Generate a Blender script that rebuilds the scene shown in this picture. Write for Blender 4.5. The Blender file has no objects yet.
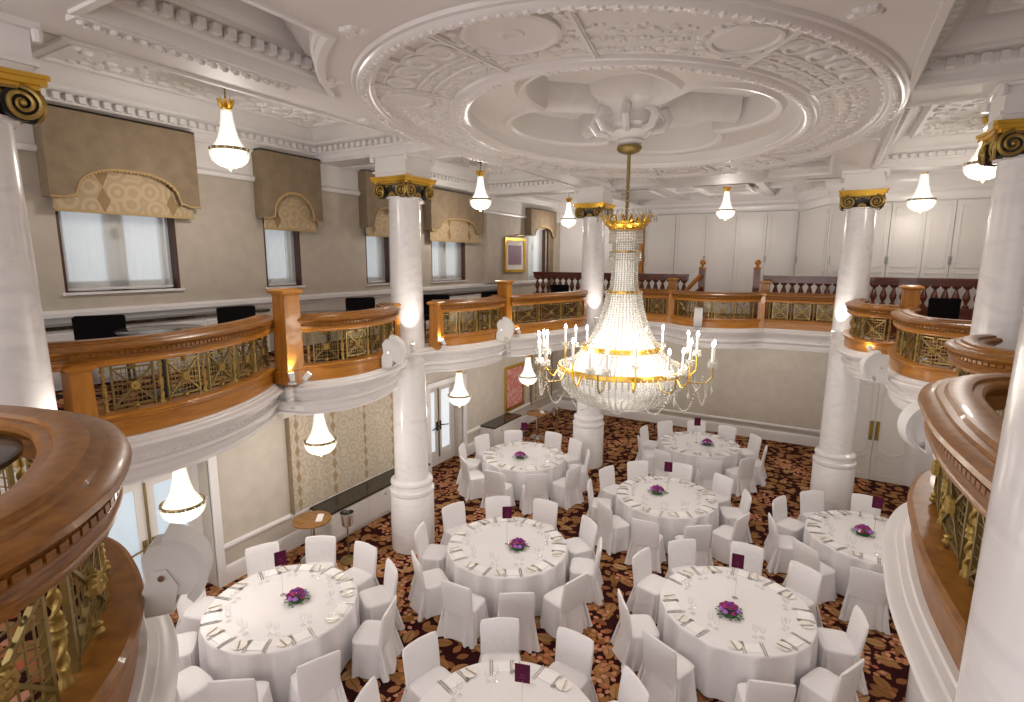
import bpy, math, random
from mathutils import Vector, Matrix
from mathutils.geometry import tessellate_polygon
random.seed(7)
C = bpy.context.scene.collection
PI = math.pi
sin, cos, rad = math.sin, math.cos, math.radians

# ------------------------------------------------------------------ materials
def mat(name, col, rough=.5, metal=0., spec=.5, emit=None, es=0., coat=0.):
    m = bpy.data.materials.new(name); m.use_nodes = True
    b = m.node_tree.nodes['Principled BSDF']
    b.inputs['Base Color'].default_value = (*col, 1)
    b.inputs['Roughness'].default_value = rough
    b.inputs['Metallic'].default_value = metal
    b.inputs['Specular IOR Level'].default_value = spec
    if coat: b.inputs['Coat Weight'].default_value = coat
    if emit:
        b.inputs['Emission Color'].default_value = (*emit, 1)
        b.inputs['Emission Strength'].default_value = es
    return m
def nt(m):
    t = m.node_tree; return t, t.nodes, t.links, t.nodes['Principled BSDF']
def nn(N, typ, **kw):
    n = N.new(typ)
    for k, v in kw.items():
        if k.startswith('i_'): n.inputs[k[2:].replace('_', ' ')].default_value = v
        else: setattr(n, k, v)
    return n
def ramp(N, stops, interp='LINEAR'):
    r = N.new('ShaderNodeValToRGB'); cr = r.color_ramp; cr.interpolation = interp
    while len(cr.elements) < len(stops): cr.elements.new(.5)
    for e, (p, c) in zip(cr.elements, stops):
        e.position = p; e.color = (*c, 1)
    return r
def mth(N, L, op, a, b=None, c=None):
    n = N.new('ShaderNodeMath'); n.operation = op
    for i, v in enumerate((a, b, c)):
        if v is None: continue
        if isinstance(v, (int, float)): n.inputs[i].default_value = v
        else: L.new(v, n.inputs[i])
    return n.outputs[0]
def noise_mat(name, c0, c1, scale, rough=.5, stretch=(1, 1, 1), detail=4, bump=0., bscale=None, spec=.5, coat=0., lo=.35, hi=.65, metal=0., distort=0.):
    m = mat(name, c0, rough, metal, spec, coat=coat); T, N, L, B = nt(m)
    tc = N.new('ShaderNodeTexCoord'); mp = nn(N, 'ShaderNodeMapping'); mp.inputs['Scale'].default_value = stretch
    L.new(tc.outputs['Object'], mp.inputs['Vector'])
    n = nn(N, 'ShaderNodeTexNoise', i_Scale=scale, i_Detail=detail, i_Distortion=distort); L.new(mp.outputs[0], n.inputs['Vector'])
    r = ramp(N, [(lo, c0), (hi, c1)]); L.new(n.outputs['Fac'], r.inputs[0]); L.new(r.outputs[0], B.inputs['Base Color'])
    if bump:
        n2 = nn(N, 'ShaderNodeTexNoise', i_Scale=bscale or scale, i_Detail=detail); L.new(mp.outputs[0], n2.inputs['Vector'])
        bp = nn(N, 'ShaderNodeBump', i_Strength=bump, i_Distance=.02); L.new(n2.outputs['Fac'], bp.inputs['Height']); L.new(bp.outputs[0], B.inputs['Normal'])
    return m
M = {}
M['plaster'] = mat('white_plaster', (.75, .725, .71), .55)
M['plaster_gloss'] = mat('white_gloss_paint', (.77, .745, .735), .28)
M['relief'] = noise_mat('relief_plaster', (.73, .705, .69), (.77, .745, .73), 9, .5, bump=.55, bscale=7, detail=3)
M['marble'] = noise_mat('white_marble', (.79, .765, .765), (.66, .64, .645), 1.7, .22, (1, 1, 2.2), 6, lo=.5, hi=.78, distort=2.)
M['damask'] = noise_mat('beige_damask', (.53, .47, .395), (.46, .405, .335), 5, .62, detail=5, lo=.3, hi=.7)
M['damask_light'] = noise_mat('beige_damask_light', (.58, .525, .455), (.51, .46, .395), 5, .62, detail=5, lo=.3, hi=.7)
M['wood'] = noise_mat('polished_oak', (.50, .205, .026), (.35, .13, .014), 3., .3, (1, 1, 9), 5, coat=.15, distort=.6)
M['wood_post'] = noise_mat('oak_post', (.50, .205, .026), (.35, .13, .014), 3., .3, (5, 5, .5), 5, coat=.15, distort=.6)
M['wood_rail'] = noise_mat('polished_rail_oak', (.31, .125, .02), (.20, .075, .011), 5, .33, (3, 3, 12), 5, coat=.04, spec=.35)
M['wood_table'] = noise_mat('table_oak', (.33, .16, .05), (.24, .11, .03), 3, .25, (1, 6, 1), 4, coat=.3)
M['mahogany'] = noise_mat('dark_mahogany', (.17, .036, .015), (.10, .02, .009), 4, .22, (1, 1, 5), 4, coat=.4)
M['brass'] = mat('old_brass', (.30, .225, .085), .38, .85)
M['gold'] = mat('gilt', (.78, .48, .07), .27, .9)
M['gilt_carving'] = mat('gilt_carving', (.40, .275, .08), .45, .75)
M['black'] = mat('black_paint', (.012, .010, .009), .4)
M['black_fabric'] = mat('black_upholstery', (.006, .005, .006), .9, spec=.08)
M['black_gloss'] = noise_mat('black_granite', (.02, .015, .01), (.06, .045, .03), 30, .12)
M['cloth'] = mat('white_linen', (.80, .775, .785), .75, spec=.2)
M['cover'] = mat('white_chair_cover', (.80, .775, .785), .7, spec=.2)
for k in ('cloth', 'cover'):
    T, N, L, B = nt(M[k]); B.inputs['Sheen Weight'].default_value = .15
    tc = N.new('ShaderNodeTexCoord'); n2 = nn(N, 'ShaderNodeTexNoise', i_Scale=7. if k == 'cover' else 4., i_Detail=2., i_Distortion=1.2); L.new(tc.outputs['Object'], n2.inputs['Vector'])
    bp = nn(N, 'ShaderNodeBump', i_Strength=.35 if k == 'cover' else .12, i_Distance=.02); L.new(n2.outputs['Fac'], bp.inputs['Height']); L.new(bp.outputs[0], B.inputs['Normal'])
M['napkin'] = mat('white_napkin', (.88, .86, .85), .7)
M['china'] = mat('cream_china', (.84, .79, .73), .25)
M['steel'] = mat('silver_cutlery', (.40, .385, .375), .35, .8)
M['chrome'] = mat('chrome', (.75, .74, .72), .15, 1.)
M['card'] = mat('purple_card', (.075, .005, .032), .6, spec=.15)
M['card_mark'] = mat('faint_card_print', (.19, .05, .10), .6)
M['purple'] = mat('purple_petal', (.15, .03, .27), .6)
M['magenta'] = mat('magenta_petal', (.38, .02, .16), .6)
M['lilac'] = mat('lilac_petal', (.38, .15, .55), .6)
M['plum'] = mat('plum_petal', (.22, .01, .12), .6)
M['palepink'] = mat('pale_petal', (.75, .55, .52), .6)
M['leaf'] = mat('green_leaf', (.04, .13, .03), .55)
M['pelmet'] = noise_mat('brown_velvet', (.25, .185, .115), (.20, .145, .09), 6, .8, detail=5)
M['braid'] = mat('gold_braid', (.42, .29, .13), .7)
M['speaker'] = mat('white_speaker', (.74, .72, .70), .4)
M['speaker_grille'] = mat('speaker_grille', (.70, .69, .68), .6)
M['grey'] = mat('grey_metal', (.35, .34, .33), .35, .6)
M['darkglass'] = mat('dark_table_top', (.05, .043, .04), .15)
M['doorwhite'] = mat('white_door', (.72, .69, .665), .38)
M['jamb'] = mat('dark_window_wood', (.06, .022, .012), .4)
M['flame'] = mat('lamp_bulb', (1, .95, .85), .4, emit=(1, .88, .68), es=45)
M['spotface'] = mat('spot_face', (1, 1, 1), .4, emit=(1, .93, .82), es=22)
M['candle'] = mat('candle_tube', (.85, .82, .76), .4)
M['winglow'] = mat('frosted_daylight', (.75, .8, .85), .4, emit=(.78, .87, .95), es=.5)
M['doorglow'] = mat('door_glass_daylight', (.6, .72, .82), .2, emit=(.62, .80, .95), es=.22)

def crystal(name, es):
    m = mat(name, (.62, .61, .58), .06, 0, .9)
    T, N, L, B = nt(m)
    out = N['Material Output']
    tr = nn(N, 'ShaderNodeBsdfTranslucent'); tr.inputs[0].default_value = (.70, .68, .62, 1)
    tp = nn(N, 'ShaderNodeBsdfTransparent')
    m1 = nn(N, 'ShaderNodeMixShader', i_Fac=.45); L.new(B.outputs[0], m1.inputs[1]); L.new(tr.outputs[0], m1.inputs[2])
    m2 = nn(N, 'ShaderNodeMixShader', i_Fac=.38); L.new(m1.outputs[0], m2.inputs[1]); L.new(tp.outputs[0], m2.inputs[2])
    L.new(m2.outputs[0], out.inputs['Surface'])
    if es:
        B.inputs['Emission Color'].default_value = (1, .93, .82, 1); B.inputs['Emission Strength'].default_value = es
    return m
M['crystal'] = crystal('cut_crystal', 0)
M['lampglass'] = crystal('lit_lamp_glass', .55)
M['glow'] = mat('inner_lamp_glow', (1, 1, 1), .5, emit=(1, .93, .82), es=1.7)
M['glow_soft'] = mat('chandelier_inner_glow', (1, 1, 1), .5, emit=(1, .90, .74), es=.10)
def glassy(name):
    m = mat(name, (.9, .9, .9), .03); T, N, L, B = nt(m); out = N['Material Output']
    tp = nn(N, 'ShaderNodeBsdfTransparent'); gl = nn(N, 'ShaderNodeBsdfGlossy'); gl.inputs['Roughness'].default_value = .03
    lw = nn(N, 'ShaderNodeLayerWeight', i_Blend=.25)
    f = mth(N, L, 'MULTIPLY_ADD', lw.outputs['Facing'], .5, .06)
    mx = nn(N, 'ShaderNodeMixShader'); L.new(f, mx.inputs[0]); L.new(tp.outputs[0], mx.inputs[1]); L.new(gl.outputs[0], mx.inputs[2])
    L.new(mx.outputs[0], out.inputs['Surface']); return m
M['glass'] = glassy('clear_glass')
def sheer():
    m = mat('sheer_blind', (.72, .73, .70), .8); T, N, L, B = nt(m); out = N['Material Output']
    tc = N.new('ShaderNodeTexCoord'); w = nn(N, 'ShaderNodeTexWave', i_Scale=9., i_Distortion=.6); w.bands_direction = 'Y'
    L.new(tc.outputs['Object'], w.inputs['Vector'])
    r = ramp(N, [(0, (.70, .715, .70)), (1, (.76, .77, .76))]); L.new(w.outputs['Fac'], r.inputs[0]); L.new(r.outputs[0], B.inputs['Base Color'])
    tp = nn(N, 'ShaderNodeBsdfTransparent'); tl = nn(N, 'ShaderNodeBsdfTranslucent'); tl.inputs[0].default_value = (.8, .82, .8, 1)
    m1 = nn(N, 'ShaderNodeMixShader', i_Fac=.3); L.new(B.outputs[0], m1.inputs[1]); L.new(tl.outputs[0], m1.inputs[2])
    m2 = nn(N, 'ShaderNodeMixShader', i_Fac=.45); L.new(m1.outputs[0], m2.inputs[1]); L.new(tp.outputs[0], m2.inputs[2])
    L.new(m2.outputs[0], out.inputs['Surface']); return m
M['sheer'] = sheer()

def carpet():
    m = mat('leaf_carpet', (.02, .008, .006), .95, spec=.1); T, N, L, B = nt(m)
    tc = N.new('ShaderNodeTexCoord')
    def leaves(scale, a, b, seed, angle_mul=PI * 2):
        mp = nn(N, 'ShaderNodeMapping'); mp.inputs['Location'].default_value = (seed, seed * 1.7, 0); mp.inputs['Scale'].default_value = (scale, scale, 0)
        L.new(tc.outputs['Object'], mp.inputs['Vector'])
        v = nn(N, 'ShaderNodeTexVoronoi', i_Scale=1., i_Randomness=.75); v.voronoi_dimensions = '2D'; L.new(mp.outputs[0], v.inputs['Vector'])
        d = nn(N, 'ShaderNodeVectorMath', operation='SUBTRACT'); L.new(mp.outputs[0], d.inputs[0]); L.new(v.outputs['Position'], d.inputs[1])
        sp = N.new('ShaderNodeSeparateColor'); L.new(v.outputs['Color'], sp.inputs[0])
        rt = nn(N, 'ShaderNodeVectorRotate'); rt.rotation_type = 'Z_AXIS'; L.new(d.outputs[0], rt.inputs['Vector'])
        L.new(mth(N, L, 'MULTIPLY', sp.outputs[0], angle_mul), rt.inputs['Angle'])
        xy = N.new('ShaderNodeSeparateXYZ'); L.new(rt.outputs[0], xy.inputs[0])
        x, y = xy.outputs[0], xy.outputs[1]
        ax = mth(N, L, 'DIVIDE', x, a); 
        prof = mth(N, L, 'SUBTRACT', 1., mth(N, L, 'POWER', mth(N, L, 'ABSOLUTE', ax), 2.2))
        ins = mth(N, L, 'LESS_THAN', mth(N, L, 'ABSOLUTE', y), mth(N, L, 'MULTIPLY', prof, b))
        vein = mth(N, L, 'LESS_THAN', mth(N, L, 'ABSOLUTE', y), b * .06)
        return ins, sp, vein
    i1, s1, v1 = leaves(3.3, .46, .25, 0.)
    i2, s2, _ = leaves(5.2, .43, .25, 3.3)
    i3, s3, _ = leaves(10., .40, .30, 9.1)
    r1 = ramp(N, [(0, (.27, .125, .042)), (.4, (.37, .20, .08)), (.7, (.21, .09, .03)), (1, (.43, .26, .12))])
    L.new(s1.outputs[1], r1.inputs[0])
    r2 = ramp(N, [(0, (.20, .07, .025)), (1, (.33, .15, .06))]); L.new(s2.outputs[1], r2.inputs[0])
    r3 = ramp(N, [(0, (.42, .11, .05)), (.5, (.55, .27, .17)), (1, (.36, .15, .04))]); L.new(s3.outputs[1], r3.inputs[0])
    nz = nn(N, 'ShaderNodeTexNoise', i_Scale=1.1, i_Detail=1.); L.new(tc.outputs['Object'], nz.inputs['Vector'])
    gate = mth(N, L, 'GREATER_THAN', nz.outputs['Fac'], .54)
    def mix(f, a, b):
        mx = N.new('ShaderNodeMix'); mx.data_type = 'RGBA'; L.new(f, mx.inputs[0])
        for k, s in ((6, a), (7, b)):
            if isinstance(s, tuple): mx.inputs[k].default_value = (*s, 1)
            else: L.new(s, mx.inputs[k])
        return mx.outputs[2]
    c = mix(i2, (.03, .006, .006), r2.outputs[0])
    c = mix(i1, c, r1.outputs[0])
    c = mix(mth(N, L, 'MULTIPLY', i1, v1), c, (.10, .04, .015))
    c = mix(mth(N, L, 'MULTIPLY', i3, gate), c, r3.outputs[0])
    L.new(c, B.inputs['Base Color'])
    return m
M['carpet'] = carpet()

def chain_fabric(name, ground, dark, axis=1, pitch=.52, off=0., zp=.3, dw=2.):
    m = mat(name, ground, .75); T, N, L, B = nt(m)
    tc = N.new('ShaderNodeTexCoord'); xy = N.new('ShaderNodeSeparateXYZ'); L.new(tc.outputs['Object'], xy.inputs[0])
    u = mth(N, L, 'ADD', xy.outputs[axis], off); z = xy.outputs[2]
    fu = mth(N, L, 'ABSOLUTE', mth(N, L, 'SUBTRACT', mth(N, L, 'FRACT', mth(N, L, 'DIVIDE', u, pitch)), .5))
    du = mth(N, L, 'MULTIPLY', fu, pitch)
    fz = mth(N, L, 'ABSOLUTE', mth(N, L, 'SUBTRACT', mth(N, L, 'FRACT', mth(N, L, 'DIVIDE', z, zp)), .5))
    dz = mth(N, L, 'MULTIPLY', fz, zp)
    dia = mth(N, L, 'LESS_THAN', mth(N, L, 'ADD', mth(N, L, 'MULTIPLY', du, dw), dz), zp * .5)
    v = nn(N, 'ShaderNodeTexVoronoi', i_Scale=4.2, i_Randomness=.6); L.new(tc.outputs['Object'], v.inputs['Vector'])
    ring = mth(N, L, 'SINE', mth(N, L, 'MULTIPLY', v.outputs['Distance'], 20.))
    r = ramp(N, [(.25, tuple(g * .91 for g in ground)), (.75, tuple(min(1, g * 1.1) for g in ground))]); L.new(mth(N, L, 'MULTIPLY_ADD', ring, .5, .5), r.inputs[0])
    mx = N.new('ShaderNodeMix'); mx.data_type = 'RGBA'; L.new(dia, mx.inputs[0]); L.new(r.outputs[0], mx.inputs[6]); mx.inputs[7].default_value = (*dark, 1)
    L.new(mx.outputs[2], B.inputs['Base Color']); return m
M['curtain'] = chain_fabric('chain_pattern_fabric', (.52, .45, .35), (.34, .245, .14), pitch=.793, off=.79, zp=.24, dw=2.2)
M['blindfab'] = chain_fabric('blind_pattern_fabric', (.44, .33, .20), (.27, .175, .075), pitch=.793, off=.68)
def art(name, cols, scale):
    m = mat(name, cols[0], .6); T, N, L, B = nt(m)
    tc = N.new('ShaderNodeTexCoord'); n = nn(N, 'ShaderNodeTexNoise', i_Scale=scale, i_Detail=6., i_Distortion=1.5); L.new(tc.outputs['Object'], n.inputs['Vector'])
    k = len(cols); r = ramp(N, [(.3 + .4 * i / (k - 1), c) for i, c in enumerate(cols)]); L.new(n.outputs['Fac'], r.inputs[0]); L.new(r.outputs[0], B.inputs['Base Color']); return m
M['art_mauve'] = art('mauve_print', [(.20, .11, .18), (.34, .23, .30), (.15, .08, .14)], 40)
M['art_red'] = art('red_abstract', [(.45, .07, .06), (.75, .45, .40), (.55, .10, .08), (.8, .62, .55)], 5)
M['mount'] = mat('white_mount', (.78, .76, .73), .7)

# ------------------------------------------------------------------ mesh builder
class MB:
    def __init__(s, warp=None): s.warp = warp; s.v = []; s.f = []; s.mi = []; s.cur = 0
    def add(s, vs, fs):
        b = len(s.v); s.v += [tuple(p) for p in vs]; s.f += [tuple(b + i for i in f) for f in fs]; s.mi += [s.cur] * len(fs)
    def box(s, x0, x1, y0, y1, z0, z1):
        vs = [(x, y, z) for z in (z0, z1) for y in (y0, y1) for x in (x0, x1)]
        s.add(vs, [(0, 2, 3, 1), (4, 5, 7, 6), (0, 1, 5, 4), (2, 6, 7, 3), (0, 4, 6, 2), (1, 3, 7, 5)])
    def obox(s, c, u, hu, hv, z0, z1):      # oriented box: unit dir u in plan
        v = (-u[1], u[0])
        vs = [(c[0] + a * hu * u[0] + b * hv * v[0], c[1] + a * hu * u[1] + b * hv * v[1], z) for z in (z0, z1) for b in (-1, 1) for a in (-1, 1)]
        s.add(vs, [(0, 2, 3, 1), (4, 5, 7, 6), (0, 1, 5, 4), (2, 6, 7, 3), (0, 4, 6, 2), (1, 3, 7, 5)])
    def lathe(s, prof, n=24, c=(0, 0, 0), cap=True, a0=0., a1=2 * PI):
        full = abs(a1 - a0 - 2 * PI) < 1e-6; k = n if full else n + 1
        vs = []; fs = []
        for r, z in prof:
            for i in range(k):
                a = a0 + (a1 - a0) * i / n; vs.append((c[0] + r * cos(a), c[1] + r * sin(a), c[2] + z))
        for j in range(len(prof) - 1):
            for i in range(n):
                i2 = (i + 1) % k
                fs.append((j * k + i, j * k + i2, (j + 1) * k + i2, (j + 1) * k + i))
        if cap and full:
            fs.append(tuple(range(k - 1, -1, -1))); fs.append(tuple((len(prof) - 1) * k + i for i in range(k)))
        s.add(vs, fs)
    def tube(s, pts, r, n=8, cap=True, closed=False):
        P = [Vector(p) for p in pts]; m = len(P); rs = r if isinstance(r, (list, tuple)) else [r] * m
        vs = []; fs = []; up = Vector((0, 0, 1)); prev = None
        for i, p in enumerate(P):
            if closed: t = P[(i + 1) % m] - P[i - 1]
            else: t = P[min(i + 1, m - 1)] - P[max(i - 1, 0)]
            t = t.normalized() if t.length > 1e-9 else up
            if prev is None:
                a = t.cross(up)
                if a.length < 1e-3: a = t.cross(Vector((1, 0, 0)))
            else: a = prev - t * prev.dot(t)
            a.normalize(); prev = a; b = t.cross(a)
            for k in range(n):
                q = 2 * PI * k / n; vs.append(p + (a * cos(q) + b * sin(q)) * rs[i])
        seg = m if closed else m - 1
        for i in range(seg):
            i2 = (i + 1) % m
            for k in range(n):
                k2 = (k + 1) % n; fs.append((i * n + k, i * n + k2, i2 * n + k2, i2 * n + k))
        if cap and not closed:
            fs.append(tuple(range(n - 1, -1, -1))); fs.append(tuple((m - 1) * n + k for k in range(n)))
        s.add(vs, fs)
    def sphere(s, c, r, nu=10, nv=6, sc=(1, 1, 1)):
        prof = []
        vs = [(c[0], c[1], c[2] - r * sc[2])]; fs = []
        for j in range(1, nv):
            t = -PI / 2 + PI * j / nv
            for i in range(nu):
                a = 2 * PI * i / nu; vs.append((c[0] + r * sc[0] * cos(t) * cos(a), c[1] + r * sc[1] * cos(t) * sin(a), c[2] + r * sc[2] * sin(t)))
        vs.append((c[0], c[1], c[2] + r * sc[2])); top = len(vs) - 1
        for i in range(nu):
            i2 = (i + 1) % nu
            fs.append((0, 1 + i2, 1 + i)); fs.append((top, top - nu + i, top - nu + i2))
            for j in range(nv - 2): fs.append((1 + j * nu + i, 1 + j * nu + i2, 1 + (j + 1) * nu + i2, 1 + (j + 1) * nu + i))
        s.add(vs, fs)
    def octa(s, c, r, h=None):
        h = h or r
        s.add([(c[0] + r, c[1], c[2]), (c[0], c[1] + r, c[2]), (c[0] - r, c[1], c[2]), (c[0], c[1] - r, c[2]), (c[0], c[1], c[2] + h), (c[0], c[1], c[2] - h)],
              [(0, 1, 4), (1, 2, 4), (2, 3, 4), (3, 0, 4), (1, 0, 5), (2, 1, 5), (3, 2, 5), (0, 3, 5)])
    def prism(s, poly, z0, z1, holes=(), f=None):
        """extrude plan polygon(s); f maps (a,b,h)->xyz"""
        f = f or (lambda a, b, h: (a, b, h))
        loops = [list(poly)] + [list(h) for h in holes]
        tri = tessellate_polygon([[Vector((p[0], p[1], 0)) for p in l] for l in loops])
        flat = [p for l in loops for p in l]; n = len(flat)
        vs = [f(p[0], p[1], z0) for p in flat] + [f(p[0], p[1], z1) for p in flat]
        fs = [tuple(t) for t in tri] + [tuple(i + n for i in reversed(t)) for t in tri]
        b = 0
        for l in loops:
            k = len(l)
            for i in range(k): fs.append((b + i, b + (i + 1) % k, n + b + (i + 1) % k, n + b + i))
            b += k
        s.add(vs, fs)
    def sweep(s, path, prof, closed=False, closed_prof=False):
        """path: plan points; prof: (offset to the left of travel, z)"""
        P = path; m = len(P); vs = []; fs = []; k = len(prof)
        for i in range(m):
            n = nrm(P, i, closed)
            for o, z in prof: vs.append((P[i][0] + n[0] * o, P[i][1] + n[1] * o, z))
        for i in range(m if closed else m - 1):
            i2 = (i + 1) % m
            for j in range(k if closed_prof else k - 1):
                j2 = (j + 1) % k; fs.append((i * k + j, i2 * k + j, i2 * k + j2, i * k + j2))
        if not closed and k > 2:
            fs.append(tuple(range(k))); fs.append(tuple((m - 1) * k + j for j in reversed(range(k))))
        s.add(vs, fs)
    def build(s, name, m, parent=None, world=False, ang=38, kind=None, flat=False):
        v = s.v
        if s.warp: v = [(p[0], p[1], s.warp(p[2], p[1])) for p in v]
        if parent is not None and world:
            l = parent.location
            if parent.parent is not None: l = l + parent.parent.location
            if parent.parent is not None and parent.parent.parent is not None: l = l + parent.parent.parent.location
            v = [(p[0] - l[0], p[1] - l[1], p[2] - l[2]) for p in v]
        me = bpy.data.meshes.new(name); me.from_pydata(v, [], s.f)
        for x in (m if isinstance(m, (list, tuple)) else [m]): me.materials.append(M[x] if isinstance(x, str) else x)
        if any(s.mi): me.polygons.foreach_set('material_index', s.mi)
        me.validate(); me.update()
        bmfix(me)
        if not flat:
            me.polygons.foreach_set('use_smooth', [True] * len(me.polygons)); me.set_sharp_from_angle(angle=rad(ang))
        o = bpy.data.objects.new(name, me); C.objects.link(o)
        if parent is not None: o.parent = parent
        if kind: o['kind'] = kind
        return o
import bmesh
def bmfix(me):
    b = bmesh.new(); b.from_mesh(me); bmesh.ops.recalc_face_normals(b, faces=b.faces); b.to_mesh(me); b.free()
def nrm(P, i, closed=False):
    m = len(P)
    def d(a, b):
        x, y = b[0] - a[0], b[1] - a[1]; l = math.hypot(x, y) or 1e-9; return (x / l, y / l)
    if closed: a, b = d(P[i - 1], P[i]), d(P[i], P[(i + 1) % m])
    else:
        a = d(P[i - 1], P[i]) if i > 0 else d(P[0], P[1]); b = d(P[i], P[i + 1]) if i < m - 1 else a
    n1, n2 = (-a[1], a[0]), (-b[1], b[0]); q = 1 + n1[0] * n2[0] + n1[1] * n2[1]; q = max(q, .75)
    return ((n1[0] + n2[0]) / q, (n1[1] + n2[1]) / q)
def spline(P, step=.05):
    Q = [P[0]] + list(P) + [P[-1]]; out = []
    for i in range(1, len(Q) - 2):
        p0, p1, p2, p3 = Q[i - 1], Q[i], Q[i + 1], Q[i + 2]
        for j in range(16):
            t = j / 16
            out.append(tuple(.5 * (2 * p1[k] + (p2[k] - p0[k]) * t + (2 * p0[k] - 5 * p1[k] + 4 * p2[k] - p3[k]) * t * t + (3 * p1[k] - p0[k] - 3 * p2[k] + p3[k]) * t ** 3) for k in (0, 1)))
    out.append(tuple(P[-1])); return resample(out, step)
def resample(P, step):
    S = [0]
    for a, b in zip(P, P[1:]): S.append(S[-1] + math.hypot(b[0] - a[0], b[1] - a[1]))
    n = max(2, round(S[-1] / step)); out = []; j = 0
    for i in range(n + 1):
        t = S[-1] * i / n
        while j < len(S) - 2 and S[j + 1] < t: j += 1
        q = (t - S[j]) / ((S[j + 1] - S[j]) or 1); out.append((P[j][0] + (P[j + 1][0] - P[j][0]) * q, P[j][1] + (P[j + 1][1] - P[j][1]) * q))
    return out
class Curve:
    def __init__(s, P):
        s.P = P; s.S = [0]
        for a, b in zip(P, P[1:]): s.S.append(s.S[-1] + math.hypot(b[0] - a[0], b[1] - a[1]))
        s.N = [nrm(P, i) for i in range(len(P))]; s.L = s.S[-1]
    def at(s, t, n=0.):
        t = min(max(t, 0), s.L); lo = 0
        hi = len(s.S) - 1
        while hi - lo > 1:
            mid = (lo + hi) // 2
            if s.S[mid] <= t: lo = mid
            else: hi = mid
        q = (t - s.S[lo]) / ((s.S[hi] - s.S[lo]) or 1)
        x = [s.P[lo][k] + (s.P[hi][k] - s.P[lo][k]) * q for k in (0, 1)]; w = [s.N[lo][k] + (s.N[hi][k] - s.N[lo][k]) * q for k in (0, 1)]
        return (x[0] + w[0] * n, x[1] + w[1] * n)
def tag(o, label, cat, group=None):
    o['label'] = label; o['category'] = cat
    if group: o['group'] = group
    return o
def thing(name, label, cat, loc=(0, 0, 0), rz=0., group=None):
    o = bpy.data.objects.new(name, None); C.objects.link(o); o.location = loc; o.rotation_euler = (0, 0, rz); o.empty_display_size = .1
    return tag(o, label, cat, group)
def dup(root, loc, rz=0., label=None, group=None, scale=None):
    r = root.copy(); C.objects.link(r); r.location = loc; r.rotation_euler = (0, 0, rz)
    if scale: r.scale = scale
    if label: r['label'] = label
    if group: r['group'] = group
    for ch in list(root.children):
        c = ch.copy(); C.objects.link(c); c.parent = r
        for g in list(ch.children):
            d = g.copy(); C.objects.link(d); d.parent = c
    return r
def struct(mb, name, m, **kw):
    return mb.build(name, m, kind='structure', **kw)

# ------------------------------------------------------------------ camera
FPX = 547.43; yaw, pitch, roll = -.5243, .1657, -.0041; H = 5.0472
sy, cy, sp, cp = sin(yaw), cos(yaw), sin(pitch), cos(pitch)
fwd = Vector((sy * cp, cy * cp, -sp)); right = Vector((cy, -sy, 0)); down = fwd.cross(right)
r2 = cos(roll) * right + sin(roll) * down; d2 = -sin(roll) * right + cos(roll) * down
EYE = Vector((0, 0, H))
cam = bpy.data.cameras.new('camera'); cam.sensor_fit = 'HORIZONTAL'; cam.sensor_width = 36; cam.lens = FPX / 1024 * 36; cam.clip_start = .05
co = bpy.data.objects.new('camera', cam); C.objects.link(co)
mw = Matrix((r2, -d2, -fwd)).transposed().to_4x4(); mw.translation = EYE; co.matrix_world = mw
bpy.context.scene.camera = co
def proj(p):
    q = Vector(p) - EYE; z = q.dot(fwd)
    return (512 + FPX * q.dot(r2) / z, 351 + FPX * q.dot(d2) / z, z)
def inframe(p, mgn=12):
    x, y, z = proj(p); return z > 0 and -mgn < x < 1024 + mgn and -mgn < y < 702 + mgn

# ------------------------------------------------------------------ plan constants
XL, XR, YF = -7.75, 3.3, 16.5
ZR, ZB, ZC, ZFL = 4.33, 3.60, 3.15, 3.57
ZS = 6.65
FZ = .05
COLS = {'C0': (-5.26, 1.56), 'C1': (-6.03, 6.96), 'C2': (-4.86, 12.17), 'C3': (.36, 12.28), 'C4': (1.53, 7.08), 'C5': (.70, 1.88)}
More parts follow.
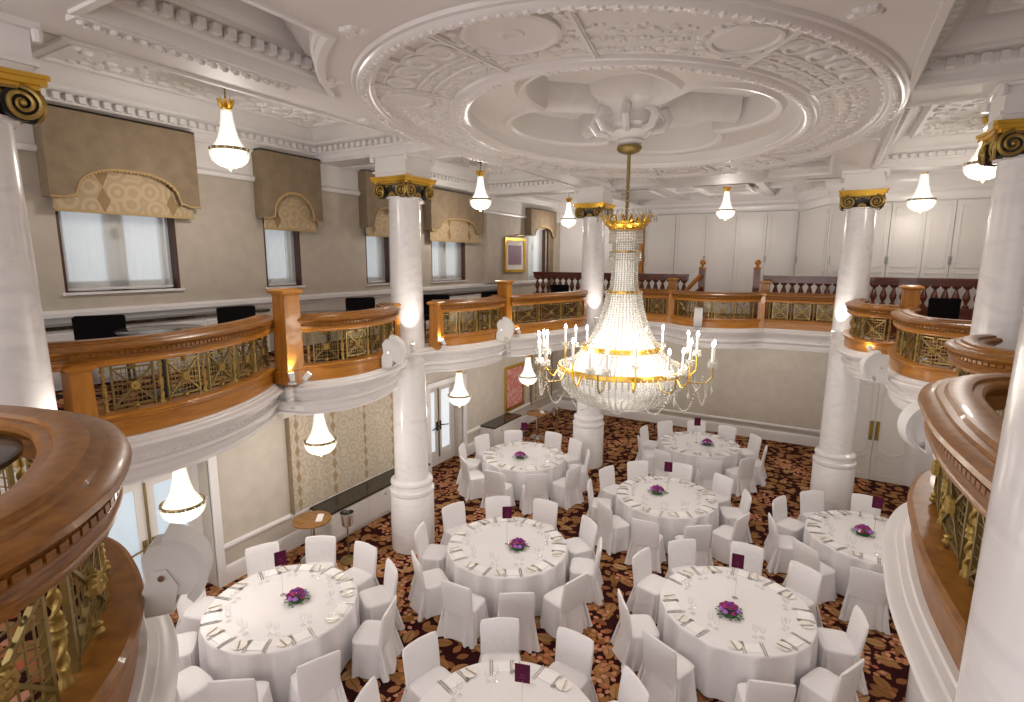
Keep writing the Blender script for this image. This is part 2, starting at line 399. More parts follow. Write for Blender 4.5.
# balcony edge, travelled anticlockwise (hall on the left hand)
SEG = {
 'R4': [(.62, 2.15), (.57, 2.5), (.53, 2.9), (.53, 3.3), (.56, 3.75), (.68, 4.15), (.92, 4.42)],
 'R3': [(1.35, 5.35), (1.15, 5.5), (1.03, 5.75), (1.0, 6.1), (1.08, 6.45), (1.25, 6.7)],
 'R2': [(1.45, 8.0), (1.15, 8.14), (.95, 8.38), (.86, 8.75), (.84, 9.2), (.88, 9.75), (1.0, 10.15)],
 'R1': [(.95, 10.25), (.65, 10.28), (.46, 10.45), (.36, 10.75), (.32, 11.2), (.36, 11.7), (.44, 12.0)],
 'F1': [(.25, 12.95), (-.4, 12.98), (-1.2, 12.95)],
 'F2': [(-1.3, 12.88), (-1.7, 12.52), (-2.2, 12.36), (-2.65, 12.42), (-3.1, 12.75)],
 'F3': [(-3.2, 12.85), (-3.9, 12.9), (-4.35, 12.85), (-4.6, 12.6)],
 'L4': [(-4.9, 11.8), (-4.72, 11.35), (-4.68, 10.95), (-4.83, 10.4), (-5.0, 9.85), (-5.15, 9.4), (-5.32, 9.15)],
 'L3': [(-5.62, 9.15), (-5.4, 8.98), (-5.28, 8.6), (-5.26, 8.2), (-5.34, 7.75), (-5.5, 7.42), (-5.72, 7.22)],
 'L2': [(-6.02, 6.52), (-5.88, 6.42), (-5.6, 6.2), (-5.38, 5.75), (-5.29, 5.3), (-5.33, 4.93), (-5.46, 4.67), (-5.62, 4.47)],
 'L1': [(-6.0, 4.38), (-5.74, 4.07), (-5.47, 3.62), (-5.27, 3.12), (-5.19, 2.68), (-5.2, 2.32), (-5.28, 2.0), (-5.40, 1.78)],
 'L0': [(-4.3, .80), (-3.85, .84), (-3.46, .95), (-3.12, 1.055), (-2.835, 1.085), (-2.57, 1.035), (-2.32, .945), (-2.05, .785), (-1.92, .67), (-1.82, .55), (-1.73, .38), (-1.68, .12)],
}
ORDER = ['R4', 'R3', 'R2', 'R1', 'F1', 'F2', 'F3', 'L4', 'L3', 'L2', 'L1', 'L0']
SP = {k: spline(v, .05) for k, v in SEG.items()}
ring = []
for k in ORDER: ring += SP[k]
ring += [(-1.5, .12), (.3, .12), (.55, .6), (.66, 1.3)]
ring = [p for i, p in enumerate(ring) if i == 0 or math.hypot(p[0] - ring[i - 1][0], p[1] - ring[i - 1][1]) > .02]

# ------------------------------------------------------------------ shell: floor, walls
mb = MB(); mb.box(XL - .5, XR + .3, -2.6, YF + .3, -.12, FZ); struct(mb, 'floor', 'carpet')

# lower + upper wall on the window side, built round the openings
WIN = [(2.95, 4.28, 4.64, 5.75), (5.62, 6.30, 4.60, 5.75), (7.80, 8.46, 4.57, 5.75), (9.80, 11.12, 4.55, 5.75), (14.30, 15.45, 4.45, 5.95)]
DOORL = [(2.9, 4.42, 0, 2.12), (9.62, 10.95, 0, 2.12)]
def wall_x(name, x0, x1, y0, y1, z0, z1, holes, m):
    mb = MB(); ys = sorted({y0, y1, *[h[0] for h in holes], *[h[1] for h in holes]})
    for a, b in zip(ys, ys[1:]):
        hs = sorted([(h[2], h[3]) for h in holes if h[0] <= a + 1e-6 and h[1] >= b - 1e-6]); z = z0
        for c, d in hs:
            if c > z: mb.box(x0, x1, a, b, z, c)
            z = d
        if z < z1: mb.box(x0, x1, a, b, z, z1)
    return struct(mb, name, m, flat=True)
wall_x('wall_left', XL - .35, XL, -2.6, YF, 0, 3.4, DOORL, 'damask_light')
wall_x('wall_left_upper', XL - .35, XL, -2.6, YF, 3.4, 6.3, WIN, 'damask')
mb = MB(); mb.box(XL - .35, XL + .015, -2.6, YF, 6.25, 7.05); struct(mb, 'trim_frieze', 'plaster')
mb = MB(); mb.box(XL - .3, .5, YF, YF + .3, 0, 3.4); struct(mb, 'wall_far', 'damask_light')
mb = MB(); mb.box(XL - .3, .5, YF, YF + .3, 3.4, 7.05); struct(mb, 'wall_far_upper', 'plaster')
mb = MB(); mb.prism([(.12, YF), (.66, 14.62), (XR, 14.62), (XR, YF)], 0, 3.4); struct(mb, 'wall_far_return', 'plaster')
mb = MB(); mb.prism([(-.85, YF), (-.12, 14.62), (XR, 14.62), (XR, YF)], 3.4, 7.05); struct(mb, 'wall_far_return_upper', 'plaster')
mb = MB(); mb.box(XR, XR + .25, -2.6, YF, 0, 3.4); struct(mb, 'wall_right', 'damask_light')
mb = MB(); mb.box(XR, XR + .25, -2.6, YF, 3.4, 7.05); struct(mb, 'wall_right_upper', 'damask')

# skirtings, dado rails, chair rail (profile sweeps; hall on the left of travel)
SK = [(0, 0), (.03, 0), (.03, .26), (.022, .30), (.012, .33), (0, .34)]
DR = [(0, .60), (.02, .60), (.03, .63), (.05, .645), (.05, .675), (.03, .69), (0, .70)]
def wall_runs(holes, pad=.1):
    ys = [-2.6]; out = []
    for h in sorted(holes):
        out.append((ys[-1], h[0] - pad)); ys.append(h[1] + pad)
    out.append((ys[-1], YF)); return out
mb = MB(); mb2 = MB()
for a, b in wall_runs(DOORL):
    mb.sweep([(XL, b), (XL, a)], SK); mb2.sweep([(XL, b), (XL, a)], DR)
struct(mb, 'baseboard_left', 'plaster_gloss'); struct(mb2, 'trim_dado_left', 'plaster_gloss')
mb = MB(); mb.sweep([(.15, YF), (XL, YF)], SK); struct(mb, 'baseboard_far', 'plaster_gloss')
mb = MB(); mb.sweep([(.15, YF), (XL, YF)], [(o, z - .17) for o, z in DR]); struct(mb, 'trim_dado_far', 'plaster_gloss')
mb = MB(); mb.sweep([(XL, YF), (XL, -2.6)], [(0, 4.29), (.025, 4.29), (.04, 4.33), (.07, 4.36), (.07, 4.41), (.04, 4.43), (0, 4.44)]); struct(mb, 'trim_chair_rail', 'plaster_gloss')
mb = MB(); mb.box(XL, XL + .012, -2.6, YF, 3.57, 4.29); struct(mb, 'trim_upper_dado', 'damask_light')
mb = MB(); mb.sweep([(XL, YF), (XL, -2.6)], [(0.015, 6.2), (.04, 6.2), (.06, 6.235), (.06, 6.26), (.03, 6.28), (.015, 6.3)]); struct(mb, 'trim_picture_rail', 'plaster_gloss')
# projecting wall pier next to the fourth window
mb = MB(); mb.box(XL, XL + .10, 11.95, 12.6, 4.44, 6.2); struct(mb, 'trim_wall_pier', 'damask')

# ------------------------------------------------------------------ ceiling
CX, CY = -2.3, 7.05
def ell(a, b, n=96, a0=0., a1=2 * PI, c=None):
    c = c or (CX, CY); full = abs(a1 - a0 - 2 * PI) < 1e-6
    return [(c[0] + a * cos(a0 + (a1 - a0) * i / n), c[1] + b * sin(a0 + (a1 - a0) * i / n)) for i in range(n if full else n + 1)]
mb = MB(); mb.box(XL - .35, XR + .25, -2.6, YF + .3, 7.12, 7.3); struct(mb, 'ceiling', 'plaster')
# central soffit plate with four spandrel recesses and the quatrefoil well
PX0, PX1, PY0, PY1 = -5.08, .48, 1.25, 12.75
def spandrel(sx, sy_):
    # corner box of the inner frame cut by the large ellipse
    xi, yi = 2.16, 5.1; pts = [(sx * xi, sy_ * yi), (sx * 1.0, sy_ * yi)]
    a, b = 2.98, 4.22; t0, t1 = math.acos(1.0 / a), math.acos(xi / a); n = 20
    for i in range(n + 1):
        t = t0 + (t1 - t0) * i / n; pts.append((sx * a * cos(t), sy_ * b * sin(t)))
    pts = [(CX + x, CY + y) for x, y in pts]
    A = sum(p[0] * q[1] - q[0] * p[1] for p, q in zip(pts, pts[1:] + pts[:1]))
    return pts if A > 0 else pts[::-1]
SPN = [spandrel(sx, s2) for sx in (-1, 1) for s2 in (-1, 1)]
inner = ell(1.85, 2.55, 96)
mb = MB(); mb.prism([(PX0, PY0), (PX1, PY0), (PX1, PY1), (PX0, PY1)], ZS, 7.12, holes=SPN + [inner]); struct(mb, 'ceiling_plate', 'plaster')
# inner plate with a lobed well
def lobe(k, n=128):
    out = []
    for i in range(n):
        t = 2 * PI * i / n; r = .56 + .30 * abs(cos(2 * t)) ** .8
        out.append((CX + k * 1.85 * r * cos(t), CY + k * 2.55 * r * sin(t)))
    return out
mb = MB(); mb.prism(ell(1.87, 2.57, 96), 6.78, 7.12, holes=[lobe(1.)]); struct(mb, 'ceiling_inner_plate', 'plaster')
mb = MB(); mb.sweep(lobe(1.)[::-1], [(.0, 6.79), (.02, 6.745), (.07, 6.735), (.10, 6.76), (.12, 6.785)], closed=True); struct(mb, 'trim_well_moulding', 'plaster_gloss')
# four-armed plaster cross of raised straps and the central boss
mb = MB()
for t in (rad(38), rad(142), rad(218), rad(322)):
    d = (cos(t), sin(t)); L_ = 1.32
    path = [(CX + d[0] * q, CY + d[1] * q * 1.15) for q in (.22, .55, .9, L_)]
    mb.sweep(path, [(-.13, 7.13), (-.11, 6.94), (-.07, 6.86), (0, 6.82), (.07, 6.86), (.11, 6.94), (.13, 7.13)])
struct(mb, 'trim_well_ribs', 'relief')
mb = MB(); mb.lathe([(.62, 7.12), (.58, 7.02), (.50, 6.96), (.46, 6.9), (.34, 6.86), (.30, 6.80), (.30, 6.70), (.24, 6.66), (.26, 6.62), (.22, 6.57), (.15, 6.54), (.17, 6.51), (.13, 6.47), (.05, 6.46)], 40, (-2.35, 7.0, 0))
for k in range(8):
    a = 2 * PI * k / 8 + .2
    mb.tube([(-2.35 + r * cos(a), 7.0 + r * sin(a), z) for r, z in ((.26, 6.88), (.42, 6.84), (.47, 6.74), (.40, 6.64), (.28, 6.62), (.25, 6.70))], [.05, .06, .055, .05, .045, .04], 8)
struct(mb, 'trim_ceiling_boss', 'plaster_gloss')
# oval mouldings
RO = [(.0, ZS), (.015, ZS - .025), (.045, ZS - .03), (.065, ZS - .055), (.11, ZS - .068), (.155, ZS - .055), (.175, ZS - .03), (.205, ZS - .025), (.22, ZS)]
mb = MB(); mb.sweep(ell(2.82, 3.92, 128), RO, closed=True)
for i in range(190):
    t = 2 * PI * i / 190; mb.sphere((CX + 2.71 * cos(t), CY + 3.81 * sin(t), ZS - .06), .034, 6, 4, (1, 1, .6))
struct(mb, 'trim_oval_outer', 'plaster_gloss')
mb = MB(); mb.sweep(ell(2.06, 2.76, 128), RO, closed=True)
for i in range(140):
    t = 2 * PI * i / 140; mb.sphere((CX + 1.95 * cos(t), CY + 2.65 * sin(t), ZS - .06), .032, 6, 4, (1, 1, .6))
struct(mb, 'trim_oval_inner', 'plaster_gloss')
# relief band between the ovals: dividers, round bosses, slots, floral strips, discs
mb = MB()
def epos(k, t): return (CX + (1.95 + .87 * k) * cos(t), CY + (2.65 + 1.27 * k) * sin(t))
def ring_torus(mb, c, r, w, z, n=28, ar=1.):
    mb.tube([(c[0] + r * cos(2 * PI * i / n), c[1] + ar * r * sin(2 * PI * i / n), z) for i in range(n)], w, 6, closed=True)
big = [rad(a) for a in (94, 274)]
eye = [rad(a) for a in (48, 131, 228, 312)]
GRP = (69, 151, 249, 331)
for t in [rad(a) for a in (56, 83, 105, 138, 164, 236, 263, 285, 318, 344)]:
    a, b = epos(.10, t), epos(.86, t); d = Vector((b[0] - a[0], b[1] - a[1])); L_ = d.length; d.normalize(); c = ((a[0] + b[0]) / 2, (a[1] + b[1]) / 2)
    mb.obox(c, d, L_ / 2, .028, ZS - .022, ZS + .01); mb.obox(c, d, L_ / 2, .012, ZS - .034, ZS - .02)
for g in GRP:
    for j in range(4):
        t = rad(g + (j - 1.5) * 6.2); a = epos(.60, t); ring_torus(mb, a, .105, .026, ZS - .008); mb.lathe([(.085, ZS - .004), (.06, ZS - .02), (.01, ZS - .026)], 20, (a[0], a[1], 0), cap=False)
        t2 = t + rad(3.1); a, b = epos(.76, t2), epos(.87, t2); d = Vector((b[0] - a[0], b[1] - a[1])).normalized()
        mb.obox(((a[0] + b[0]) / 2, (a[1] + b[1]) / 2), d, .09, .03, ZS - .028, ZS + .01)
    for k in (.73, .44, .30):
        P = [epos(k, rad(g - 12 + 24 * i / 24)) for i in range(25)]
        mb.sweep(P, [(-.018, ZS), (-.01, ZS - .018), (.01, ZS - .018), (.018, ZS)])
for t in big:
    a = epos(.60, t); mb.lathe([(.36, ZS + .01), (.36, ZS - .03), (.33, ZS - .04), (.31, ZS - .018), (.10, ZS - .018), (.09, ZS - .035), (.06, ZS - .035), (.05, ZS - .022), (.01, ZS - .022)], 40, (a[0], a[1], 0), cap=False)
    for i in range(26):
        q = 2 * PI * i / 26; mb.sphere((a[0] + .43 * cos(q), a[1] + .43 * sin(q), ZS), .042 + .012 * (i % 2), 6, 4, (1, 1, .55))
for t in eye:
    a = epos(.52, t); ring_torus(mb, a, .25, .026, ZS - .004)
    mb.lathe([(.24, ZS - .002), (.20, ZS - .012), (.02, ZS - .004)], 32, (a[0], a[1], 0), cap=False)
    for i in range(22):
        q = 2 * PI * i / 22; mb.sphere((a[0] + .32 * cos(q), a[1] + .32 * sin(q), ZS), .035 + .012 * (i % 2), 6, 4, (1, 1, .55))
def far_from(a):
    return all(math.hypot(a[0] - epos(.52, e)[0], a[1] - epos(.52, e)[1]) > .40 for e in eye) and all(math.hypot(a[0] - epos(.60, e)[0], a[1] - epos(.60, e)[1]) > .52 for e in big)
for kk, amp, step in ((.19, .035, 1.0), (.37, .03, 1.1), (.52, .06, 1.3), (.80, .045, 1.2)):     # running vine strips
    i = 0; aa = 0.
    while aa < 360:
        t = rad(aa); ing = any(abs((aa - g + 180) % 360 - 180) < 13.5 for g in GRP)
        if not (ing and kk > .4):
            ph = aa * .9; a = epos(kk + amp * sin(ph), t)
            if far_from(a):
                mb.sphere((a[0], a[1], ZS), .030, 6, 4, (1, 1, .7))
                b = epos(kk - amp * .9 * sin(ph), t + .006)
                if i % 2 == 0: mb.sphere((b[0], b[1], ZS), .040, 7, 4, (1.3, .8, .5))
        aa += step; i += 1
struct(mb, 'trim_ceiling_relief', 'plaster')
mb = MB()       # little corner cartouches outside the oval
for i in range(16):
    t = 2 * PI * i / 16 + .12; c = (CX + 2.98 * cos(t), CY + 4.10 * sin(t))
    if c[0] > PX1 - .1 or c[0] < PX0 + .1: continue
    for dx, dy in ((0, 0), (.06, .03), (-.06, .03), (.03, -.06), (-.03, -.06)): mb.sphere((c[0] + dx, c[1] + dy, ZS), .055, 7, 4, (1, 1, .6))
struct(mb, 'trim_ceiling_cartouche', 'plaster')

def dentils(mb, P, closed, off0, off1, z0, z1, w=.065, pitch=.125):
    Q = P + [P[0]] if closed else P
    for a, b in zip(Q, Q[1:]):
        d = Vector((b[0] - a[0], b[1] - a[1])); L_ = d.length
        if L_ < .2: continue
        d.normalize(); n = (-d[1], d[0]); k = max(1, int((L_ - .2) / pitch))
        for i in range(k + 1):
            s_ = L_ / 2 + (i - k / 2) * pitch; o = (off0 + off1) / 2
            mb.obox((a[0] + d[0] * s_ + n[0] * o, a[1] + d[1] * s_ + n[1] * o), d, w / 2, (off1 - off0) / 2, z0, z1)
CORN = [(-.03, 6.66), (-.03, 6.625), (.03, 6.63), (.04, 6.655), (.055, 6.67), (.055, 6.74), (.075, 6.755), (.08, 6.77), (.08, 6.86), (.15, 6.88), (.17, 6.90), (.17, 6.93), (.22, 6.96), (.24, 7.0), (.29, 7.05), (.30, 7.12)]
def coffer(name, P):
    mb = MB(); mb.sweep(P, CORN, closed=True); dentils(mb, P, True, .065, .14, 6.785, 6.86)
    return struct(mb, name, 'plaster')
for S in SPN:      # dentilled spandrel cornices on the straight sides, moulding on the curve
    mb = MB(); mb.sweep(S, CORN, closed=True)
    edges = [(a, b) for a, b in zip(S, S[1:] + S[:1]) if math.hypot(a[0] - b[0], a[1] - b[1]) > .5]
    for a, b in edges: dentils(mb, [a, b], False, .065, .14, 6.785, 6.86)
    fl = [p for p in S]
    struct(mb, 'trim_spandrel', 'plaster')
# carved flat band on the near faces of the plate edge
mb = MB(); P = [(PX0 + .04, PY0 + .1), (PX0 + .04, PY1 - .1)]
mb.box(-4.60, -4.47, 1.95, 3.7, ZS - .035, ZS + .01)
for i in range(34): mb.sphere((-4.535 + .02 * (-1) ** i, 2.0 + i * .05, ZS - .04), .028, 6, 4)
struct(mb, 'trim_soffit_band', 'plaster')
# aisle cross beams and coffers
mb = MB()
YB = [-2.3, 1.83, 7.0, 12.3]
for y in YB[1:]:
    mb.box(XL, PX0 + .02, y - .30, y + .30, ZS, 7.12); mb.box(PX1 - .02, XR, y - .30, y + .30, ZS, 7.12)
struct(mb, 'trim_cross_beam', 'plaster')
for i, (a, b) in enumerate(((-2.3, 1.53), (2.13, 6.7), (7.3, 12.0), (12.6, YF))):
    coffer('trim_coffer_%d' % (i + 1), [(XL + .02, a), (PX0, a), (PX0, b), (XL + .02, b)])
    yb = min(b, 14.6)
    coffer('trim_coffer_%d' % (i + 5), [(PX1, a), (XR, a), (XR, yb), (PX1, yb)])
    # carved panel on the aisle ceiling
    for j, (x0, x1) in enumerate(((XL + .62, PX0 - .42), (PX1 + .45, XR - .5))):
        mb = MB(); e_ = (b if j == 0 else yb) - .6; mb.box(x0, x1, a + .6, e_, 7.06, 7.13); mb.sweep([(x0, a + .6), (x1, a + .6), (x1, e_), (x0, e_)], [(-.04, 7.12), (-.03, 7.05), (0, 7.02), (.04, 7.03), (.06, 7.07)], closed=True); q = random.Random(i)
        for k in range(320):
            yy = q.uniform(a + .65, (b if j == 0 else yb) - .65); xx = (x0 + x1) / 2 + (x1 - x0) * .42 * sin(yy * (4.1 if k % 2 else 7.3) + k % 3) * q.choice((1, -1)) + q.uniform(-.05, .05)
            mb.sphere((xx, yy, 7.06), q.uniform(.03, .075), 7, 4, (1, 1.2, .6))
        struct(mb, 'trim_carved_panel', 'relief')
# far bays between the columns and the end wall
mb = MB()
for x in (-3.75, -2.95, -1.6, -.75): mb.box(x - .14, x + .14, PY1, YF, 6.72, 7.12)
mb.box(PX0, PX1, PY1 - .02, PY1 + .25, ZS + .02, 7.12); mb.box(PX0, PX1, 14.5, 14.85, 6.75, 7.12)
struct(mb, 'trim_far_beam', 'plaster_gloss')
for i, (x0, x1) in enumerate(((PX0, -3.89), (-2.81, -1.74), (-.61, PX1))):
    coffer('trim_far_coffer_%d' % (i + 1), [(x0, 13.0), (x1, 13.0), (x1, 14.5), (x0, 14.5)])
mb = MB(); mb.sweep([(-.8, YF), (XL, YF)], [(0, 6.35), (.06, 6.36), (.09, 6.42), (.09, 6.5), (.16, 6.56), (.16, 6.62), (.24, 6.70), (.3, 6.85), (.3, 7.1)])
mb.sweep([(XR, 14.62), (-.12, 14.62), (-.85, YF)], [(0, 6.30), (.06, 6.31), (.09, 6.36), (.09, 6.46), (.16, 6.52), (.16, 6.58), (.24, 6.68), (.3, 6.85), (.3, 7.1)])
struct(mb, 'trim_far_cornice', 'plaster_gloss')

# ------------------------------------------------------------------ columns
def column(key, x, y, facing):
    o = bpy.data.objects.new('column', None); C.objects.link(o); o.location = (x, y, 0); o['kind'] = 'structure'
    mb = MB(); mb.lathe([(.375, 0), (.375, 1.02), (.36, 1.05)], 48); mb.build('pedestal', 'marble', o)
    mb = MB(); mb.lathe([(.36, 1.05), (.385, 1.08), (.385, 1.13), (.35, 1.16), (.345, 1.22), (.365, 1.25), (.36, 1.29), (.315, 1.33)], 48); mb.build('base_moulding', 'marble', o)
    mb = MB(); n = 14
    mb.lathe([(.29 - .045 * (i / n) ** 1.6, 1.33 + (5.98 - 1.33) * i / n) for i in range(n + 1)] + [(.285, 5.985), (.285, 6.01), (.25, 6.02)], 48); mb.build('shaft', 'marble', o)
    # capital
    cap = MB(); cap.lathe([(.25, 6.0), (.27, 6.04), (.31, 6.10), (.31, 6.20), (.27, 6.22)], 32); capo = cap.build('capital', 'black', o)
    def abac(h, z0, z1):
        P = []
        for q in range(4):
            a = q * PI / 2; c_, s_ = cos(a), sin(a)
            for i in range(9):
                u = -1 + 2 * i / 8 * 1.; uu = u * .92; d = h * (.86 + .14 * uu * uu)
                P.append((c_ * d - s_ * h * uu, s_ * d + c_ * h * uu))
        return P
    mb = MB(); mb.prism(abac(.34, 0, 0), 6.20, 6.235); mb.prism(abac(.375, 0, 0), 6.235, 6.275); mb.prism(abac(.39, 0, 0), 6.275, 6.305); mb.build('abacus', 'gold', capo)
    for q in range(4):
        a = q * PI / 2
        mb = MB(); mb2 = MB()
        for sd in (-1, 1):
            cxl, hgt = sd * .215, 6.10
            def F(u, w, out):  # on face q: u along face, w height, out from centre
                d = .285 + out; return (cos(a) * d - sin(a) * u, sin(a) * d + cos(a) * u, w)
            pts = []
            for i in range(40):
                t = i / 39; r = .098 * (1 - t) + .018; th = PI / 2 - sd * t * 2 * PI * 2.1
                pts.append(F(cxl + sd * 0 + r * cos(th), hgt + r * sin(th), .02 + .015 * t + .03 * abs(r * cos(th) / .1)))
            mb.tube(pts, [.019 - .008 * i / 39 for i in range(40)], 6)
            disc = [F(cxl + .115 * cos(2 * PI * i / 20), hgt + .115 * sin(2 * PI * i / 20), -.03) for i in range(20)] + [F(cxl + .115 * cos(2 * PI * i / 20), hgt + .115 * sin(2 * PI * i / 20), .018) for i in range(20)]
            mb2.add(disc, [tuple(range(20)), tuple(range(39, 19, -1))] + [(i, (i + 1) % 20, 20 + (i + 1) % 20, 20 + i) for i in range(20)])
            c = F(cxl, hgt, .05); mb.sphere(c, .022, 8, 6)
        for i in range(5):
            u = -.1 + .05 * i; mb.sphere(F(u, 6.16, .0), .023, 8, 6, (1, 1, 1.25)); mb.sphere(F(u, 6.10, -.01), .014, 6, 4)
        for i in range(-3, 4): mb.sphere(F(i * .018, 6.03 + .012 * (3 - abs(i)), .0), .017, 6, 4, (1, 1, 1.8))
        mb.tube([F(-.2, 6.2, .03), F(0, 6.185, .02), F(.2, 6.2, .03)], .012, 6)
        mb2.build('volute', 'black', capo); mb.build('scroll', 'gilt_carving', capo)
    mb = MB(); mb.box(-.31, .31, -.31, .31, 6.305, 6.62); mb.box(-.34, .34, -.34, .34, 6.36, 6.39)
    mb.box(-.36, .36, -.36, .36, 6.60, ZS + .01)
    for sx in (-1, 1):
        for s2 in (-1, 1): mb.lathe([(.03, 6.52), (.035, 6.6), (.02, 6.62)], 8, (sx * .34, s2 * .34, 0))
    mb.build('block', 'plaster_gloss', o)
    return o
for k, (x, y) in COLS.items(): column(k, x, y, 0)

def sag(z, y):
    return z - .09 * min(max((7.5 - y) / 4, 0), 1) * min(max((4.33 - z) / .73, 0), 1)
# ------------------------------------------------------------------ balcony slab, cornice
mb = MB(); mb.prism([(XL, -2.6), (XR, -2.6), (XR, YF), (XL, YF)], 3.20, ZFL, holes=[ring]); struct(mb, 'floor_balcony', ['carpet', 'plaster'])
sl = bpy.data.objects['floor_balcony']
for p in sl.data.polygons:
    if p.center.z < 3.5: p.material_index = 1
CP = [(-.35, 3.605), (.06, 3.605), (.065, 3.590), (.095, 3.586), (.10, 3.568), (.132, 3.566), (.155, 3.555), (.162, 3.535), (.152, 3.515), (.118, 3.508), (.11, 3.485), (.07, 3.46), (.035, 3.41), (.02, 3.36), (.05, 3.345), (.055, 3.315), (.03, 3.30), (.0, 3.27), (-.02, 3.20), (.0, 3.185), (.0, 3.16), (-.03, 3.15), (-.35, 3.15), (-.35, 3.3)]
mb = MB(sag); mb.sweep(ring, CP, closed=True)
# little pearls of the enriched course
RC = Curve(ring); n = int(RC.L / .075)
for i in range(n):
    p = RC.at(i * .075, .03); mb.octa((p[0], p[1], 3.385), .018)
struct(mb, 'trim_balcony_cornice', 'plaster_gloss', ang=24)
mb = MB()
for (x, y) in ((-5.62, 4.30), (-5.36, 9.08), (.98, 10.05)):       # leaf corbels at the joints
    for k in range(5): mb.sphere((x + .01 * k - .02, y, 3.46 - .06 * k), .065 - .009 * k, 10, 6, (1, 1, .8))
struct(mb, 'trim_corbel', 'plaster_gloss')

# ------------------------------------------------------------------ balustrades
RAILP = [(-.19, 4.30), (-.205, 4.315), (-.205, 4.335), (-.19, 4.348), (-.155, 4.350), (-.148, 4.368), (-.10, 4.374), (-.045, 4.368), (-.03, 4.350), (.0, 4.348), (.008, 4.336), (.05, 4.331), (.075, 4.318), (.08, 4.30), (.06, 4.285), (.05, 4.275)]
RAILB = [(.05, 4.275), (.042, 4.25), (.05, 4.24), (.04, 4.22), (.02, 4.20), (.03, 4.19), (.03, 4.18), (.01, 4.17), (-.10, 4.17), (-.12, 4.18), (-.12, 4.25), (-.19, 4.30)]
BASEP = [(-.10, 3.80), (.045, 3.80), (.065, 3.79), (.068, 3.775), (.05, 3.765), (.055, 3.75), (.035, 3.735), (.03, 3.61), (.03, 3.585), (-.10, 3.585)]
def cbar(mb, cv, s0, z0, s1, z1, w, dn, n=0., k=None):
    """flat bar from (s0,z0) to (s1,z1) bent round the curve"""
    L_ = math.hypot(s1 - s0, z1 - z0); k = k or max(1, int(abs(s1 - s0) / .12)); us, uz = (s1 - s0) / L_, (z1 - z0) / L_; ps, pz = -uz * w / 2, us * w / 2
    vs = []; fs = []
    for i in range(k + 1):
        t = i / k; s_ = s0 + (s1 - s0) * t; z = z0 + (z1 - z0) * t
        for a, d in ((1, -1), (1, 1), (-1, 1), (-1, -1)):
            p = cv.at(s_ + ps * a, n + d * dn / 2); vs.append((p[0], p[1], z + pz * a))
    for i in range(k):
        for j in range(4): fs.append((i * 4 + j, i * 4 + (j + 1) % 4, i * 4 + 4 + (j + 1) % 4, i * 4 + 4 + j))
    fs.append((0, 1, 2, 3)); fs.append((k * 4 + 3, k * 4 + 2, k * 4 + 1, k * 4)); mb.add(vs, fs)
def twisted(mb, x, y, z0, z1, r=.0135):
    n = 14; m = 44; vs = []; fs = []
    zs = [z0 + .05 + (z1 - z0 - .1) * i / m for i in range(m + 1)]
    for i, z in enumerate(zs):
        for k in range(n):
            a = 2 * PI * k / n; rr = r * (1 + .42 * cos(2 * a)); ph = i * .30
            vs.append((x + rr * cos(a + ph), y + rr * sin(a + ph), z))
    for i in range(m):
        for k in range(n): fs.append((i * n + k, i * n + (k + 1) % n, (i + 1) * n + (k + 1) % n, (i + 1) * n + k))
    mb.add(vs, fs)
    for za, zb in ((z0, z0 + .055), (z1 - .055, z1)): mb.lathe([(r * 1.6, za), (r * 1.6, za + .015), (r * 1.1, za + .025), (r * 1.3, zb)], 12, (x, y, 0))
    zm = (z0 + z1) / 2; mb.lathe([(r, zm - .03), (r * 1.7, zm - .025), (r * 1.4, zm - .012), (r * 1.8, zm), (r * 1.4, zm + .012), (r * 1.7, zm + .025), (r, zm + .03)], 14, (x, y, 0))
